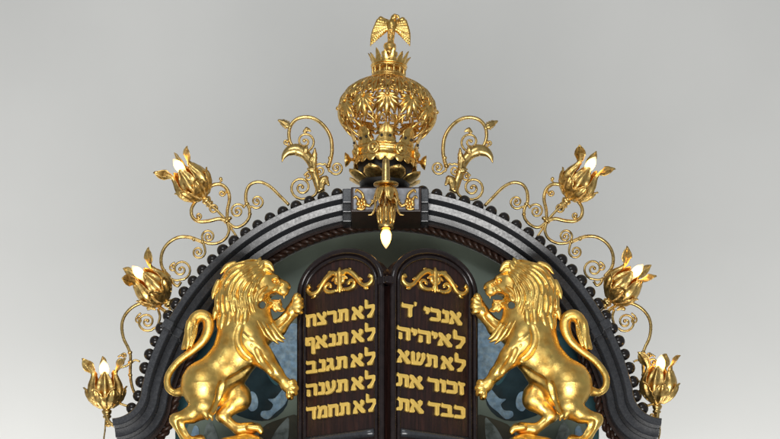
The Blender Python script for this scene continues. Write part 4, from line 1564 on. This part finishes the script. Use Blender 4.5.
# ------------------------------------------------------------------ the pendant lamp before the keystone
NY = -0.20
no = P(386, 184.5, NY)
NK = S * (D + NY) / D
pl = thing('hanging_lamp', 'small gilt hanging lamp with one lit candle bulb before the keystone', 'lamp', no)
m = MB()
lathe(m, [(r * NK, h * NK) for r, h in ((10.5, -1.6), (12.5, -0.6), (12.5, 0.6), (10, 1.4), (5, 2))], 32)
m.build('drip_plate', 'brass', pl)
m = MB()
lathe(m, [(r * NK, h * NK) for r, h in ((4.6, 1), (4.2, 3), (3.8, 14), (3.4, 24), (2.4, 26), (1.0, 27))], 20)
m.build('stem', 'brass', pl)
m = MB()
tube(m, [(0, 0, -8 * NK), (0, 0.06, -8 * NK), (0, 0.115, -8 * NK)], 3.0 * NK, 10)
m.build('arm', 'brass', pl)
m = MB()
lathe(m, [(r * NK, h * NK) for r, h in ((5.2, -2), (3.8, -8), (5.4, -16), (6.6, -20), (7.4, -22), (7.4, -41), (8.0, -41.8), (7.6, -44), (5, -45))], 24)
m.build('socket', 'brass', pl)
rg = random.Random(9)
for k in range(6):
    a1 = -PI / 2 + 2 * PI * (k + 0.5) / 6 - 0.2
    m = MB()

    def f(u, v):
        uu = 2 * u - 1
        w_ = np.interp(v, [0, .3, .6, .85, 1], [2, 5.0, 5.2, 3, .3])
        r = np.interp(v, [0, .3, .6, .85, 1], [4, 9.5, 11.5, 12.5, 15.5]) + (.6 if abs(uu) < .1 else 0) - 0.08 * w_ * abs(uu)
        a_ = a1 + uu * w_ / max(r, 5)
        return (r * math.cos(a_) * NK, r * math.sin(a_) * NK, np.interp(v, [0, .3, .6, .85, 1], [-3, -4, -10, -17, -20]) * NK)
    surf(m, f, 10, 14)
    solidify(m.build('leaf', 'crown', pl), 0.7 * NK)
for k in range(8):                                      # raised tongues on the socket
    a1 = -PI / 2 + 2 * PI * k / 8
    m = MB()
    tube(m, [(7.6 * math.cos(a1) * NK, 7.6 * math.sin(a1) * NK, h * NK) for h in (-21, -25, -30, -36, -40)], [x * NK for x in (0.6, 2.0, 2.3, 1.5, 0.5)], 7)
    m.build('tongue', 'crown', pl)
for s in (-1, 1):
    m = MB()
    q = catmull([(s * 5, -6, -14), (s * 10, -8, -18), (s * 11, -8, -26), (s * 14, -8, -32), (s * 18, -8, -33)], 5)
    tube(m, [(x * NK, y * NK, z * NK) for x, y, z in q], [x * NK for x in np.linspace(1.6, 0.8, len(q))], 7)
    m.build('tendril', 'brass', pl)
m = MB()
lathe(m, [(r * NK, h * NK) for r, h in ((2.6, -44.6), (4.2, -46.5), (5.4, -50), (5.2, -54), (3.8, -58.5), (1.8, -62), (0.5, -64))], 16)
m.build('bulb', 'bulbwarm', pl)
